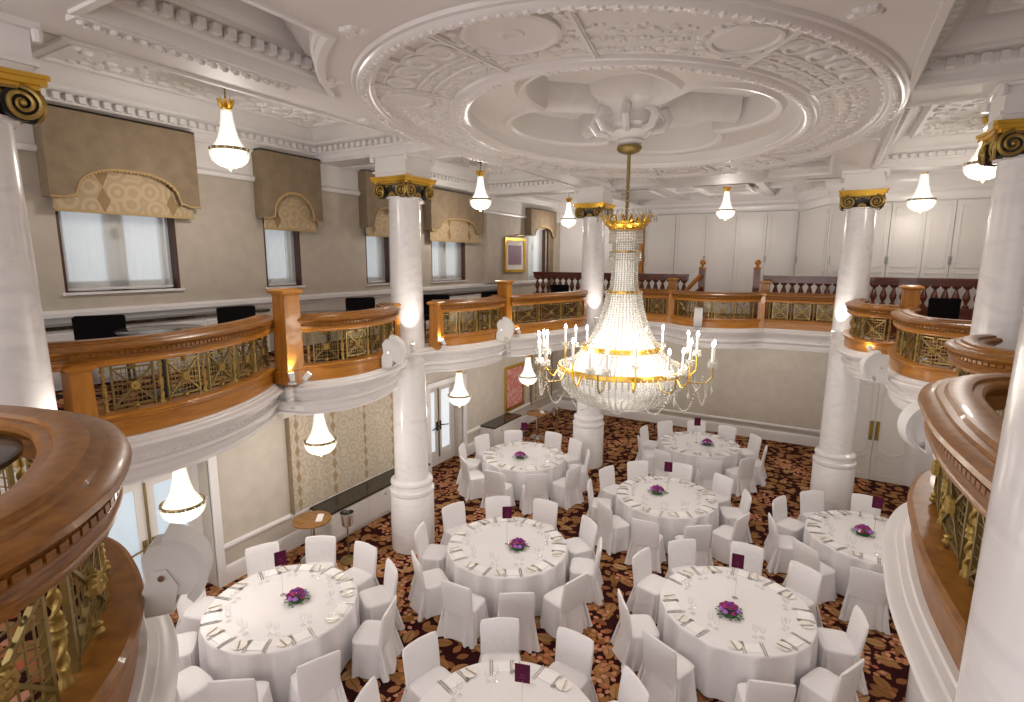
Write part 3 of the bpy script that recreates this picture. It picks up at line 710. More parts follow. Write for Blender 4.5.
def balustrade(key, npan, label, lattice=7, pad=(.0, .0)):
    P = SP[key]; cv = Curve(P); c = cv.at(cv.L / 2)
    t = thing('balcony_balustrade', label, 'balustrade', (c[0], c[1], ZFL), group=None)
    mb = MB(sag); mb.sweep(P, RAILP + RAILB[1:-1], closed_prof=True); rail = mb.build('handrail', 'wood_rail', t, True, ang=24)
    mb = MB(sag); k = int((cv.L - .04) / .046)
    for i in range(k):
        s_ = .02 + i * .046; cbar(mb, cv, s_, 4.262, s_ + .033, 4.262, .022, .012, .051, 1)
    mb.build('dentil_molding', 'wood_rail', rail, True)
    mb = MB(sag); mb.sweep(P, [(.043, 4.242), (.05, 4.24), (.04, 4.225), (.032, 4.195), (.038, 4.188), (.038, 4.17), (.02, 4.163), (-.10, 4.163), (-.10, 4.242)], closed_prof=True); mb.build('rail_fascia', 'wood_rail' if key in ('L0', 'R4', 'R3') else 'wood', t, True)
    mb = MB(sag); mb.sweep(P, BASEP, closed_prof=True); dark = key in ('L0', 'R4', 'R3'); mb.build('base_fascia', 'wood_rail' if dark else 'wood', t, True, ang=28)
    zt, zb = 4.163, 3.80; e = .10 + pad[0]; w = (cv.L - e - .10 - pad[1]) / npan
    for i in range(npan + 1):
        s_ = e + i * w; p = cv.at(s_, -.06); mb = MB(sag); twisted(mb, p[0], p[1], zb, zt); mb.build('twisted_baluster', 'gilt_carving', t, True)
    for i in range(npan):
        s0, s1 = e + i * w + .065, e + (i + 1) * w - .065; n0 = -.06; z0, z1 = zb + .035, zt - .035; sm, zm = (s0 + s1) / 2, (z0 + z1) / 2
        mb = MB(sag)
        for s_ in (s0, s1): cbar(mb, cv, s_, zb, s_, zt, .016, .022, n0)
        for z in (z0, z1): cbar(mb, cv, s0, z, s1, z, .014, .02, n0)
        for j in range(1, lattice + 2): 
            q = s0 + (s1 - s0) * j / (lattice + 2); cbar(mb, cv, q, z0, q, z1, .0045, .006, n0)
        for j in range(1, lattice): 
            q = z0 + (z1 - z0) * j / lattice; cbar(mb, cv, s0, q, s1, q, .0045, .006, n0 + .003)
        cbar(mb, cv, s0, z0, s1, z1, .013, .018, n0 + .006); cbar(mb, cv, s0, z1, s1, z0, .013, .018, n0 + .006)
        g = mb.build('grille_panel', 'brass', t, True)
        mb = MB(sag); p = cv.at(sm, n0 + .018); p2 = cv.at(sm, n0 + .03); cbar(mb, cv, sm - .036, zm, sm + .036, zm, .072, .012, n0 + .016, 2)
        for q in range(8):
            a = 2 * PI * q / 8; pp = cv.at(sm + .024 * cos(a), n0 + .026); mb.sphere((pp[0], pp[1], zm + .024 * sin(a)), .017, 6, 4)
        mb.sphere((p2[0], p2[1], zm), .014, 8, 5)
        mb.build('rosette', 'gilt_carving', g, True)
        for z, sg in ((z1, 1), (z0, -1)):
            mb = MB(sag); pp = cv.at(sm, n0 + .012); mb.lathe([(.008, -.018), (.02, -.012), (.013, 0), (.024, .012), (.02, .024), (.006, .032)], 10, (0, 0, 0))
            mb.v = [(x + pp[0], y + pp[1], zz * sg + z) for x, y, zz in mb.v]; mb.build('knob', 'gilt_carving', g, True)
    return t
balustrade('L0', 6, 'dark curved oak balustrade with brass grilles, its broad handrail filling the corner beside the camera')
balustrade('L1', 5, 'long bowed oak balustrade below the widest window, five brass grilles', pad=(0, .34))
balustrade('L2', 5, 'bowed oak balustrade below the two slim windows, ending at the marble column')
balustrade('L3', 5, 'bowed oak balustrade starting beyond the marble column, white speaker at its far end')
balustrade('L4', 4, 'bowed oak balustrade below the mauve framed print, ending at the distant column')
balustrade('F3', 3, 'straight oak balustrade on the end balcony behind the chandelier')
balustrade('F2', 4, 'bowed middle balustrade of the end balcony, before the stair opening')
balustrade('F1', 3, 'straight oak balustrade on the end balcony, before the panelled doors')
balustrade('R1', 4, 'small bowed oak balustrade beside the far column, a lit grille on it')
balustrade('R2', 4, 'bowed oak balustrade in front of a black chair, white speaker under its near curve')
balustrade('R3', 3, 'bowed balustrade with dull worn top rail, third along from the far column')
balustrade('R4', 4, 'tall looking brown balustrade with tarnished grilles beside the big foreground column')

def newel(x, y, top, w, label, rz=0., m='wood_post', z0=3.53):
    t = thing('newel_post', label, 'post', (x, y, z0), rz)
    h = top - z0; mb = MB(); a = w / 2
    def fr(mb, a0, z0_, a1, z1_):
        mb.add([(-a0, -a0, z0_), (a0, -a0, z0_), (a0, a0, z0_), (-a0, a0, z0_), (-a1, -a1, z1_), (a1, -a1, z1_), (a1, a1, z1_), (-a1, a1, z1_)], [(3, 2, 1, 0), (4, 5, 6, 7), (0, 1, 5, 4), (1, 2, 6, 5), (2, 3, 7, 6), (3, 0, 4, 7)])
    fr(mb, a * 1.12, 0, a * 1.12, .16); fr(mb, a * 1.12, .16, a, .18); mb.build('post_base', m, t)
    mb = MB(); fr(mb, a, .18, a * .9, h - .07); mb.build('post_shaft', m, t)
    mb = MB(); fr(mb, a * .9, h - .07, a * 1.2, h - .045); fr(mb, a * 1.25, h - .045, a * 1.25, h - .02); fr(mb, a * 1.25, h - .02, a * .9, h); mb.build('post_cap', 'wood_post', t)
    return t
newel(-5.68, 4.36, 4.69, .24, 'tall square oak post lit from below, between the bowed balustrades under the windows')
newel(-5.42, 9.08, 4.66, .22, 'tall square oak post below the mauve framed print')
newel(1.08, 10.42, 4.68, .24, 'square oak post rising behind the small bowed balustrade')
newel(-3.16, 12.86, 4.36, .14, 'slim oak pilaster post on the end balcony, chandelier side', z0=3.6)
newel(-1.25, 12.95, 4.36, .14, 'slim oak pilaster post on the end balcony, below the balustrade newel', z0=3.6)
newel(-5.95, 6.56, 4.36, .12, 'short dark oak post set against the window side column')
newel(-5.66, 7.26, 4.36, .18, 'short honey oak post beyond the window side column')
newel(-5.30, 2.02, 4.19, .17, 'wide honey oak post beside the big pale column next to the camera')
newel(-4.90, 11.72, 4.36, .13, 'short oak post against the distant column by the chandelier')
newel(-3.35, 13.65, 4.62, .2, 'square oak post in the mahogany rail behind the chandelier top')
newel(-1.28, 13.65, 4.60, .2, 'square oak post in the mahogany rail beside the stair opening')

# ------------------------------------------------------------------ mahogany balustrades at the back
def mahog(x0, x1, y, label):
    t = thing('mahogany_balustrade', label, 'balustrade', ((x0 + x1) / 2, y, ZFL + .05))
    mb = MB(); mb.box(x0, x1, y - .09, y + .09, 4.58, 4.66); mb.box(x0, x1, y - .12, y + .12, 4.62, 4.645); mb.box(x0, x1, y - .06, y + .06, 4.50, 4.58); mb.v = [(p[0], p[1], p[2] + .05) for p in mb.v]; mb.build('handrail', 'mahogany', t, True)
    mb = MB(); mb.box(x0, x1, y - .06, y + .06, ZFL - .05, 4.06); mb.box(x0, x1, y - .1, y + .1, 4.02, 4.08); mb.v = [(p[0], p[1], p[2] + .05) for p in mb.v]; mb.build('base_panel', 'mahogany', t, True)
    n = int((x1 - x0) / .17); d = (x1 - x0) / n
    for i in range(n):
        mb = MB(); mb.lathe([(.055, 4.08), (.055, 4.12), (.03, 4.135), (.028, 4.16), (.06, 4.24), (.065, 4.29), (.045, 4.36), (.028, 4.41), (.028, 4.44), (.07, 4.47), (.08, 4.505)], 12, (x0 + d * (i + .5), y, 0)); mb.v = [(p[0], p[1], p[2] + .05) for p in mb.v]; mb.build('vase_baluster', 'mahogany', t, True)
    return t
mahog(-7.3, -3.05, 13.9, 'dark mahogany balustrade with vase balusters below the draped far window')
mahog(-1.35, 2.6, 13.9, 'dark mahogany balustrade with vase balusters before the white panelled doors')
for x, lab in ((-2.72, 'turned mahogany newel with ball finial beside the sloping stair rail'), (-1.5, 'turned mahogany newel with ball finial at the end of the rail before white doors')):
    t = thing('stair_newel', lab, 'post', (x, 13.9, ZFL))
    mb = MB(); mb.box(-.07, .07, -.07, .07, 0, 1.28); mb.build('post_shaft', 'mahogany', t)
    mb = MB(); mb.lathe([(.08, 1.28), (.09, 1.30), (.04, 1.33), (.03, 1.36), (.065, 1.40), (.07, 1.44), (.04, 1.49), (.01, 1.5)], 16); mb.build('finial', 'wood', t)
t = thing('stair_rail', 'short sloping mahogany stair rail rising to the ball finial newel', 'handrail', (-2.84, 13.72, ZFL))
mb = MB(); mb.tube([(-.2, -.02, .75), (.12, -.02, 1.12)], .05, 8); mb.build('rail_bar', 'wood', t)
mb = MB(); mb.tube([(-.2, -.02, .45), (.12, -.02, .82)], .035, 8); mb.build('lower_bar', 'mahogany', t)

# ------------------------------------------------------------------ upper end wall: panelled folding doors
def leaf_door(name, ax, ay, bx, by, z0, z1, zs, hinge):
    o = bpy.data.objects.new(name, None); C.objects.link(o); o['kind'] = 'structure'
    d = Vector((bx - ax, by - ay)); L_ = d.length; d.normalize(); n = Vector((d[1], -d[0]))
    def bx_(mb, s0, s1, n0, n1, a, b):
        c = (ax + d[0] * (s0 + s1) / 2 + n[0] * (n0 + n1) / 2, ay + d[1] * (s0 + s1) / 2 + n[1] * (n0 + n1) / 2); mb.obox(c, d, (s1 - s0) / 2, (n1 - n0) / 2, a, b)
    mb = MB(); bx_(mb, .008, L_ - .008, 0.005, .035, z0, z1); mb.build('door_leaf', 'doorwhite', o)
    m = .09
    for a, b in ((z0 + .1, zs - .06), (zs + .06, z1 - .1)):
        mb = MB()
        for q in (m, L_ - m): bx_(mb, q - .012, q + .012, .03, .048, a, b)
        for q in (a, b): bx_(mb, m - .012, L_ - m + .012, .03, .048, q - .012, q + .012)
        mb.build('panel_molding', 'doorwhite', o)
    mb = MB(); s_ = L_ - .02 if hinge else .02; bx_(mb, s_ - .012, s_ + .012, .03, .05, (z0 + z1) / 2 + .05, (z0 + z1) / 2 + .22); mb.build('hinge', 'grey', o)
xs = [-6.05, -5.13, -4.95, -4.05, -3.20, -2.40, -1.62, -.88]
k = 6
for i, (a, b) in enumerate(zip(xs, xs[1:])):
    if b - a < .3: continue
    leaf_door('door_%d' % k, a, YF, b, YF, ZFL, 6.34, 4.82, i % 2); k += 1
leaf_door('door_%d' % k, -.82, YF - .1, -.14, 14.7, ZFL, 6.30, 4.86, 0); k += 1
xs = [-.10, .42, 1.0, 1.62, 2.1, 2.7, 3.28]
for i, (a, b) in enumerate(zip(xs, xs[1:])):
    leaf_door('door_%d' % k, a, 14.62, b, 14.62, ZFL, 6.28, 4.86, i % 2); k += 1
mb = MB(); mb.box(-5.12, -4.97, YF - .09, YF, 3.6, 6.38); struct(mb, 'trim_door_jamb', 'wood')

# ------------------------------------------------------------------ windows, pelmets, blinds
def window(i, y0, y1, z0, z1):
    o = bpy.data.objects.new('window_%d' % i, None); C.objects.link(o); o.location = (XL, (y0 + y1) / 2, z0); o['kind'] = 'structure'
    yc = (y0 + y1) / 2; w = (y1 - y0) / 2; h = z1 - z0
    mb = MB()
    for s in (-1, 1): mb.box(-.2, -.005, s * w - (.03 if s > 0 else 0), s * w + (.03 if s < 0 else 0), 0, h)
    mb.build('jamb', 'jamb', o)
    mb = MB(); mb.box(-.2, .04, -w - .03, w + .03, -.03, .0); mb.build('window_sill', 'plaster_gloss', o)
    mb = MB(); fw = .06
    for s in ((-1, 1) if w > .45 else (-1, 1)): mb.box(-.24, -.18, s * (w - .09) - fw / 2, s * (w - .09) + fw / 2, 0, h)
    if w > .45: mb.box(-.24, -.18, -.11, .11, 0, h)
    mb.box(-.24, -.18, -w, w, 0, .12); mb.build('sash_frame', 'plaster_gloss', o)
    mb = MB(); mb.box(-.27, -.245, -w, w, 0, h); mb.build('pane', 'winglow', o)
    mb = MB(); n = 40; wd = w - .05
    vs = []; fs = []
    for a in range(n + 1):
        y = -wd + 2 * wd * a / n; x = -.10 + .006 * sin(a * 2.1)
        vs += [(x, y, .02), (x, y, h)]
    for a in range(n): fs.append((2 * a, 2 * a + 2, 2 * a + 3, 2 * a + 1))
    mb.add(vs, fs); mb.build('sheer_blind', 'sheer', o)
    mb = MB(); mb.box(-.112, -.09, -wd, wd, .015, .045); mb.build('hem_bar', 'plaster', o)
    if w > .45:
        mb = MB(); mb.box(-.17, -.15, -.03, .03, h * .62, h * .68); mb.box(-.16, -.12, -.015, .015, h * .58, h * .70); mb.build('latch', 'brass', o)
for i, wv in enumerate(WIN): window(i + 1, *wv)
def pelmet(y0, y1, z0, z1, label, arch, blindz, blabel, drapes=False):
    xf = XL + .22; t = thing('window_pelmet', label, 'pelmet', (XL, (y0 + y1) / 2, z0)); w = y1 - y0
    n = 28; e = .12 * w + .05; pts = [(y0, z0), (y0 + e * .5, z0)]
    arcp = []
    for i in range(n + 1):
        q = i / n; yy = y0 + e + (w - 2 * e) * q; u = 2 * q - 1
        zz = z0 + .04 + arch * (1 - abs(u) ** (2.6 if w > 1.2 else 2)) ** .5
        arcp.append((yy, zz))
    pts += arcp + [(y1 - e * .5, z0), (y1, z0), (y1, z1), (y0, z1)]
    mb = MB(); mb.prism(pts, xf - .03, xf, f=lambda a, b, h: (h, a, b)); mb.box(XL + .012, xf - .03, y0, y0 + .03, z0, z1); mb.box(XL + .012, xf - .03, y1 - .03, y1, z0, z1); mb.box(XL + .012, xf, y0, y1, z1 - .02, z1)
    mb.build('pelmet_board', 'pelmet', t, True)
    mb = MB(); mb.tube([(xf + .005, a, b) for a, b in [(y0, z0), (y0 + e * .5, z0)] + arcp + [(y1 - e * .5, z0), (y1, z0)]], .014, 6)
    for a, b in arcp: mb.sphere((xf + .005, a, b - .018), .016, 6, 4)
    mb.build('braid_trim', 'braid', t, True)
    if not drapes:
        bl = thing('roman_blind', blabel, 'blind', (XL + .1, (y0 + y1) / 2, blindz))
        mb = MB(); m_ = 6; vs = []; fs = []; zt = z0 + arch + .15; ya, yb = y0 + .05, y1 - .06
        for i in range(m_ + 1):
            z = blindz + (zt - blindz) * i / m_; x = XL + .13 + .022 * (1 if i % 2 else 0)
            vs += [(x, ya, z), (x, yb, z), (x - .02, ya, z), (x - .02, yb, z)]
        for i in range(m_):
            b = 4 * i; fs += [(b, b + 1, b + 5, b + 4), (b + 2, b + 6, b + 7, b + 3), (b, b + 4, b + 6, b + 2), (b + 1, b + 3, b + 7, b + 5)]
        fs.append((0, 2, 3, 1)); mb.add(vs, fs); mb.build('blind_fabric', 'blindfab', bl, True)
        mb = MB(); mb.box(XL + .11, XL + .155, ya, yb, blindz - .012, blindz + .014); mb.build('bottom_bar', 'braid', bl, True)
pelmet(2.84, 4.52, 5.72, 6.70, 'wide brown velvet pelmet with arched edge over the widest window', .33, 5.58, 'wide patterned blind with diamond chains under the widest pelmet')
pelmet(5.50, 6.62, 5.66, 6.67, 'brown arched pelmet over the first slim window', .38, 5.5, 'narrow patterned blind under the first slim pelmet')
pelmet(7.66, 8.66, 5.62, 6.66, 'brown arched pelmet partly hidden by the marble column', .36, 5.48, 'narrow patterned blind partly behind the marble column')
pelmet(9.55, 11.6, 5.66, 6.56, 'wide brown pelmet beyond the marble column, low flat arch', .26, 5.45, 'wide patterned blind beyond the marble column')
pelmet(14.10, 15.75, 5.72, 6.50, 'brown pelmet over the draped window at the end of the window wall', .25, 5.5, '', True)
for y, lab in ((15.62, 'brown side drape hanging at the end window, by the panelled doors'),):
    mb = MB(); n = 24; vs = []; fs = []
    for i in range(n + 1):
        yy = y - .14 + .28 * i / n; x = XL + .10 + .035 * sin(i * 1.5)
        vs += [(x, yy, 4.1), (x * 1. + .0, yy, 5.95), (x - .015, yy, 4.1), (x - .015, yy, 5.95)]
    for i in range(n):
        b = 4 * i; fs += [(b, b + 4, b + 5, b + 1), (b + 2, b + 3, b + 7, b + 6), (b, b + 2, b + 6, b + 4), (b + 1, b + 5, b + 7, b + 3)]
    mb.add(vs, fs); tag(mb.build('drape', 'pelmet'), lab, 'curtain')

# curtain panels on the lower wall
def low_curtain(y0, y1, z0, z1, lab, plab):
    t = thing('patterned_curtain', lab, 'curtain', (XL, (y0 + y1) / 2, z0))
    mb = MB(); n = 60; vs = []; fs = []
    for i in range(n + 1):
        y = y0 + (y1 - y0) * i / n; x = XL + .05 + .008 * sin(i * .9); vs += [(x, y, z0), (x, y, z1), (x - .03, y, z0), (x - .03, y, z1)]
    for i in range(n):
        b = 4 * i; fs += [(b, b + 4, b + 5, b + 1), (b + 2, b + 3, b + 7, b + 6), (b, b + 2, b + 6, b + 4)]
    mb.add(vs, fs); mb.build('curtain_fabric', 'curtain', t, True)
    for q0 in (y0 - .01, y1 - .02):
        mb = MB(); mb.box(XL + .01, XL + .085, q0, q0 + .03, z0, z1); mb.build('side_batten', 'pelmet', t, True)
    p = thing('fabric_pelmet', plab, 'pelmet', (XL, (y0 + y1) / 2, z1))
    mb = MB(); mb.prism([(y0 - .14, z1 - .55), (y0 + .05, z1 - .55), (y0 + .3, z1 - .2), (y1 - .3, z1 - .2), (y1 - .05, z1 - .55), (y1 + .14, z1 - .55), (y1 + .14, z1 + .15), (y0 - .14, z1 + .15)], XL + .10, XL + .16, f=lambda a, b, h: (h, a, b))
    mb.box(XL + .012, XL + .1, y0 - .14, y0 - .11, z1 - .55, z1 + .15); mb.box(XL + .012, XL + .1, y1 + .11, y1 + .14, z1 - .55, z1 + .15)
    mb.build('pelmet_board', 'damask_light', p, True)
low_curtain(5.78, 8.5, .69, 3.0, 'wide patterned wall curtain with brown diamond chains above the long radiator cabinet', 'pale fabric pelmet above the wide patterned wall curtain')
low_curtain(14.5, 15.9, .62, 3.0, 'patterned curtain hanging past the red painting', 'pale fabric pelmet above the curtain past the red painting')

# radiator cabinets and upper consoles
def cabinet(x0, x1, y0, y1, z0, h, lab, npan):
    t = thing('radiator_cabinet', lab, 'cabinet', ((x0 + x1) / 2, (y0 + y1) / 2, z0))
    mb = MB(); mb.box(x0, x1, y0, y1, z0 + .06, z0 + h); mb.box(x0, x1 - .03, y0 + .02, y1 - .02, z0, z0 + .06); mb.build('cabinet_body', 'doorwhite', t, True)
    mb = MB(); mb.box(x0, x1 + .025, y0 - .02, y1 + .02, z0 + h, z0 + h + .04); mb.build('cabinet_top', 'black_gloss', t, True)
    w = (y1 - y0) / npan
    for i in range(npan):
        a, b = y0 + w * i + .03, y0 + w * (i + 1) - .03
        mb = MB(); mb.box(x1, x1 + .012, a, b, z0 + .1, z0 + h - .05); d = mb.build('cabinet_door', 'doorwhite', t, True)
        mb = MB(); mb.sphere((x1 + .02, (a + b) / 2, z0 + h - .12), .018, 8, 6)
        c = t.location; mb.v = [(p[0] - c[0], p[1] - c[1], p[2] - c[2]) for p in mb.v]; mb.build('knob', 'brass', d)
cabinet(XL + .02, -7.22, 6.15, 8.9, FZ, .58, 'long white radiator cabinet with black top under the wide patterned curtain', 3)
cabinet(XL + .02, -7.3, 11.7, 13.1, FZ, .62, 'white radiator cabinet with dark top below the red painting', 2)
cabinet(XL + .02, -7.40, 2.4, 5.35, ZFL, .68, 'long white console with black top below the widest upper window', 3)
cabinet(XL + .02, -7.40, 8.7, 12.5, ZFL, .66, 'long white console with black top below the upper mauve print', 4)

# glazed doors on the lower wall
def glazed_door(i, y0, y1, h, glow):
    o = bpy.data.objects.new('door_%d' % i, None); C.objects.link(o); o.location = (XL - .30, (y0 + y1) / 2, 0); o['kind'] = 'structure'
    w = (y1 - y0) / 2
    mb = MB(); mb.box(-.05, .02, -w, w, h - .08, h)
    for s in (-1, 1): mb.box(-.05, .02, s * w - (.08 if s > 0 else 0), s * w + (.08 if s < 0 else 0), 0, h)
    mb.box(.28, .34, -w - .12, -w, 0, h + .12); mb.box(.28, .34, w, w + .12, 0, h + .12); mb.box(.28, .34, -w, w, h, h + .12)
    mb.build('door_frame', 'plaster_gloss', o)
    for s in (-1, 1):
        a, b = (s * .005, s * (w - .085)) if s > 0 else (s * (w - .085), s * .005)
        mb = MB(); mb.box(-.03, .03, a, a + .12, 0, h - .09); mb.box(-.03, .03, b - .12, b, 0, h - .09); mb.box(-.03, .03, a + .12, b - .12, 0, .42); mb.box(-.03, .03, a + .12, b - .12, h - .22, h - .09); mb.box(.03, .04, a + .16, b - .16, .1, .34)
        lf = mb.build('door_leaf', 'doorwhite', o)
        mb = MB(); mb.box(-.012, .012, a + .11, b - .11, .41, h - .21); mb.build('glass_pane', 'doorglow' if glow else 'winglow', lf)
        mb = MB(); mb.box(.03, .05, (a if s > 0 else b) - .03 + (.06 if s > 0 else -.0), (a if s > 0 else b) + .03 + (.0 if s > 0 else -.06), .95, 1.12) if False else mb.box(.03, .05, (a + .03) if s > 0 else (b - .09), (a + .09) if s > 0 else (b - .03), .92, 1.14)
        mb.tube([(.06, (a + .06) if s > 0 else (b - .06), 1.05), (.10, (a + .06) if s > 0 else (b - .06), 1.05), (.10, (a + .06 + s * .25) if s > 0 else (b - .31), 1.05 + (-.05))], .014, 8)
        mb.build('push_handle', 'black' if not glow else 'brass', lf)
    mb = MB(); mb.tube([(.05, 0.0, .25), (.05, 0.0, h - .15)], .018, 8); mb.build('bolt_rod', 'brass', o)
    for s in (0,): pass
    mb = MB(); mb.box(-.12, -.06, -w, w, 0, h); mb.build('outer_glow_panel', 'winglow', o) if False else None
glazed_door(1, 2.9, 4.42, 2.12, True)
glazed_door(2, 9.62, 10.95, 2.12, False)

# white double door under the end balcony
o = bpy.data.objects.new('door_3', None); C.objects.link(o); o.location = (1.14, 14.62, 0); o['kind'] = 'structure'
mb = MB()
for s in (-1, 1): mb.box(s * .78 - .07, s * .78 + .07, -.07, 0, 0, 2.5)
mb.box(-.85, .85, -.07, 0, 2.43, 2.6); mb.build('door_frame', 'plaster_gloss', o)
for s in (-1, 1):
    a, b = (.004, .71) if s > 0 else (-.71, -.004)
    mb = MB(); mb.box(a, b, -.05, -.005, .01, 2.43); lf = mb.build('door_leaf', 'doorwhite', o)
    m_ = (a + b) / 2; hw = .25
    mb = MB(); arc = [(m_ - hw + 2 * hw * i / 16, .78 - .10 * (1 - (2 * i / 16 - 1) ** 2)) for i in range(17)]
    mb.tube([(x, -.055, z) for x, z in arc] + [(m_ + hw, -.055, 2.28), (m_ - hw, -.055, 2.28)], .016, 6, closed=True)
    arc2 = [(x, z - .14) for x, z in arc]
    mb.tube([(x, -.055, z) for x, z in arc2] + [(m_ + hw, -.055, .18), (m_ - hw, -.055, .18)], .014, 6, closed=True)
    mb.build('panel_molding', 'doorwhite', lf)
    hx = .07 if s > 0 else -.07
    mb = MB(); mb.box(hx - .05, hx + .05, -.065, -.05, 1.0, 1.45); mb.build('push_plate', 'brass', lf)
    mb = MB(); mb.tube([(hx, -.06, 1.08), (hx, -.11, 1.10), (hx, -.11, 1.35), (hx, -.06, 1.37)], .013, 8); mb.build('pull_handle', 'gold', lf)

# ------------------------------------------------------------------ pictures
def picture(y0, y1, z0, z1, m, lab, fm):
    t = thing('framed_picture', lab, 'picture', (XL + .01, (y0 + y1) / 2, z0)); w, h = (y1 - y0) / 2, z1 - z0; b = .07
    mb = MB()
    mb.box(0, .05, -w, -w + b, 0, h); mb.box(0, .05, w - b, w, 0, h); mb.box(0, .05, -w + b, w - b, 0, b); mb.box(0, .05, -w + b, w - b, h - b, h); mb.build('frame', 'gold', t)
    mb = MB(); mb.box(0, .02, -w + b, w - b, b, h - b); mb.build('mount', fm, t)
    q = .13 if fm == 'mount' else .02
    mb = MB(); mb.box(.02, .024, -w + b + q, w - b - q, b + q, h - b - q); mb.build('print', m, t)
    return t
picture(12.92, 14.06, 4.70, 5.63, 'art_mauve', 'mauve print in a gold frame with white mount on the upper wall', 'mount')
picture(12.96, 14.06, .75, 2.05, 'art_red', 'red and pink abstract painting in a gold frame on the lower wall', 'jamb')
t = thing('picture_light', 'small brass picture light above the mauve framed print', 'lamp', (XL + .01, 13.49, 5.68))
mb = MB(); mb.tube([(0, 0, 0), (.12, 0, .06), (.16, 0, .03)], .01, 8); mb.build('bracket', 'brass', t)
mb = MB(); mb.tube([(.16, -.22, .02), (.16, .22, .02)], .022, 10); mb.build('lamp_tube', 'brass', t)

# ------------------------------------------------------------------ speakers
def speaker(loc, rz, lab, sc=1.):
    t = thing('loudspeaker', lab, 'speaker', loc, rz); t.scale = (sc, sc * .72, sc)
    def sector(r, a0, a1, n=16, hub=(-.06, -.02)):
        return [(hub[0] + r * cos(rad(a0 + (a1 - a0) * i / n)), hub[1] + r * sin(rad(a0 + (a1 - a0) * i / n))) for i in range(n + 1)]
    body = [(-.13, -.16), (.08, -.18)] + sector(.235, -45, 75) + [(-.10, .20), (-.16, .12)]
    mb = MB(); mb.prism(body, -.12, .12, f=lambda a, b, h: (a, h, b)); mb.build('cabinet', 'speaker', t)
    outer = sector(.285, -50, 82) + sector(.225, 82, -50)
    mb = MB(); mb.prism(outer, -.15, .15, f=lambda a, b, h: (a, h, b)); mb.build('curved_grille', 'speaker_grille', t)
    mb = MB(); mb.prism([(-.17, -.28), (.0, -.28), (.04, -.1), (-.02, .03), (-.10, .03), (-.17, -.1)], -.145, -.125, f=lambda a, b, h: (a, h, b)); mb.prism([(-.17, -.28), (.0, -.28), (.04, -.1), (-.02, .03), (-.10, .03), (-.17, -.1)], .125, .145, f=lambda a, b, h: (a, h, b)); mb.box(-.17, 0, -.145, .145, -.29, -.27); mb.build('yoke_bracket', 'speaker', t)
    for s in (-1, 1):
        mb = MB(); mb.tube([(-.05, s * .145, -.02), (-.05, s * .165, -.02)], .022, 12); mb.build('bracket_bolt', 'chrome', t)
    return t
speaker((-2.24, 1.10, 3.80), rad(50), 'large white curved loudspeaker beside the nearest dark balustrade', .60)
speaker((-5.17, 5.64, 3.80), rad(28), 'white curved loudspeaker under the slim windows\' balustrade', .8)
speaker((-5.12, 8.57, 3.80), rad(22), 'white curved loudspeaker on the balcony between marble column and lit post', .8)
speaker((-2.42, 12.22, 3.83), rad(-80), 'white loudspeaker seen edge on, on the end balcony', .8)
speaker((.74, 5.25, 3.77), rad(196), 'white curved loudspeaker hung below the worn topped balustrade', .72)
speaker((.60, 8.45, 3.70), rad(194), 'white curved loudspeaker below the balustrade in front of a black chair', .75)

# spotlights on the balcony edge
def light(name, typ, loc, energy, col=(1, .87, .70), size=.05, parent=None, rot=None, spot=None):
    l = bpy.data.lights.new(name, typ); l.energy = energy; l.color = col
    if typ in ('POINT', 'SPOT'): l.shadow_soft_size = size
    if typ == 'SPOT': l.spot_size = rad(spot or 60); l.spot_blend = .5
    o = bpy.data.objects.new(name, l); C.objects.link(o); o.location = loc
    if rot is not None: o.rotation_euler = rot
    if parent is not None: o.parent = parent
    o['kind'] = 'helper' if False else 'structure'
    return o
def uplight(x, y, z, aim, lab, e=9):
    t = thing('spotlight', lab, 'spotlight', (x, y, z)); d = (Vector(aim) - Vector((x, y, z + .07))).normalized()
    mb = MB(); mb.lathe([(.05, 0), (.05, .02), (.012, .025), (.012, .07)], 14); mb.build('lamp_base', 'speaker', t)
    c = Vector((0, 0, .07)); a = c - d * .04; b = c + d * .06
    mb = MB(); mb.tube([a, b], [.03, .04], 14); mb.build('lamp_head', 'speaker', t)
    mb = MB(); mb.tube([b + d * .001, b + d * .004], .032, 12); mb.build('lamp_lens', 'spotface', t)
    l = light('spot_beam', 'SPOT', b + d * .012, e, (1, .93, .84), .02, t, d.to_track_quat('-Z', 'Y').to_euler(), 70)
uplight(-5.50, 4.24, 3.56, (-5.62, 4.30, 3.95), 'small white spotlight washing the tall oak post under the windows', 16)
uplight(-5.40, 4.36, 3.56, (-5.30, 5.0, 4.2), 'second small white spotlight beside the lit oak post', 1)
uplight(-5.60, 6.58, 3.60, (-5.84, 6.77, 4.55), 'spotlight washing the marble column by the windows', 26)
uplight(-5.52, 7.26, 3.60, (-5.83, 7.02, 4.3), 'bright spotlight beyond the marble column by the windows', 14)
uplight(-5.14, 9.14, 3.605, (-5.36, 9.08, 4.2), 'bright spotlight beneath the oak post below the mauve print', 4)
uplight(-4.56, 11.72, 3.605, (-4.72, 11.98, 4.5), 'spotlight washing the distant column beside the chandelier', 26)
uplight(.10, 11.85, 3.605, (.20, 12.10, 4.5), 'spotlight washing the column by the small bowed balustrade', 26)
uplight(.62, 10.12, 3.605, (.5, 10.9, 4.0), 'spotlight near the oak post by the small bowed balustrade', 2)
uplight(-4.95, 1.90, 3.55, (-5.12, 1.62, 4.1), 'spotlight washing the big pale column by the wide oak post', 14)

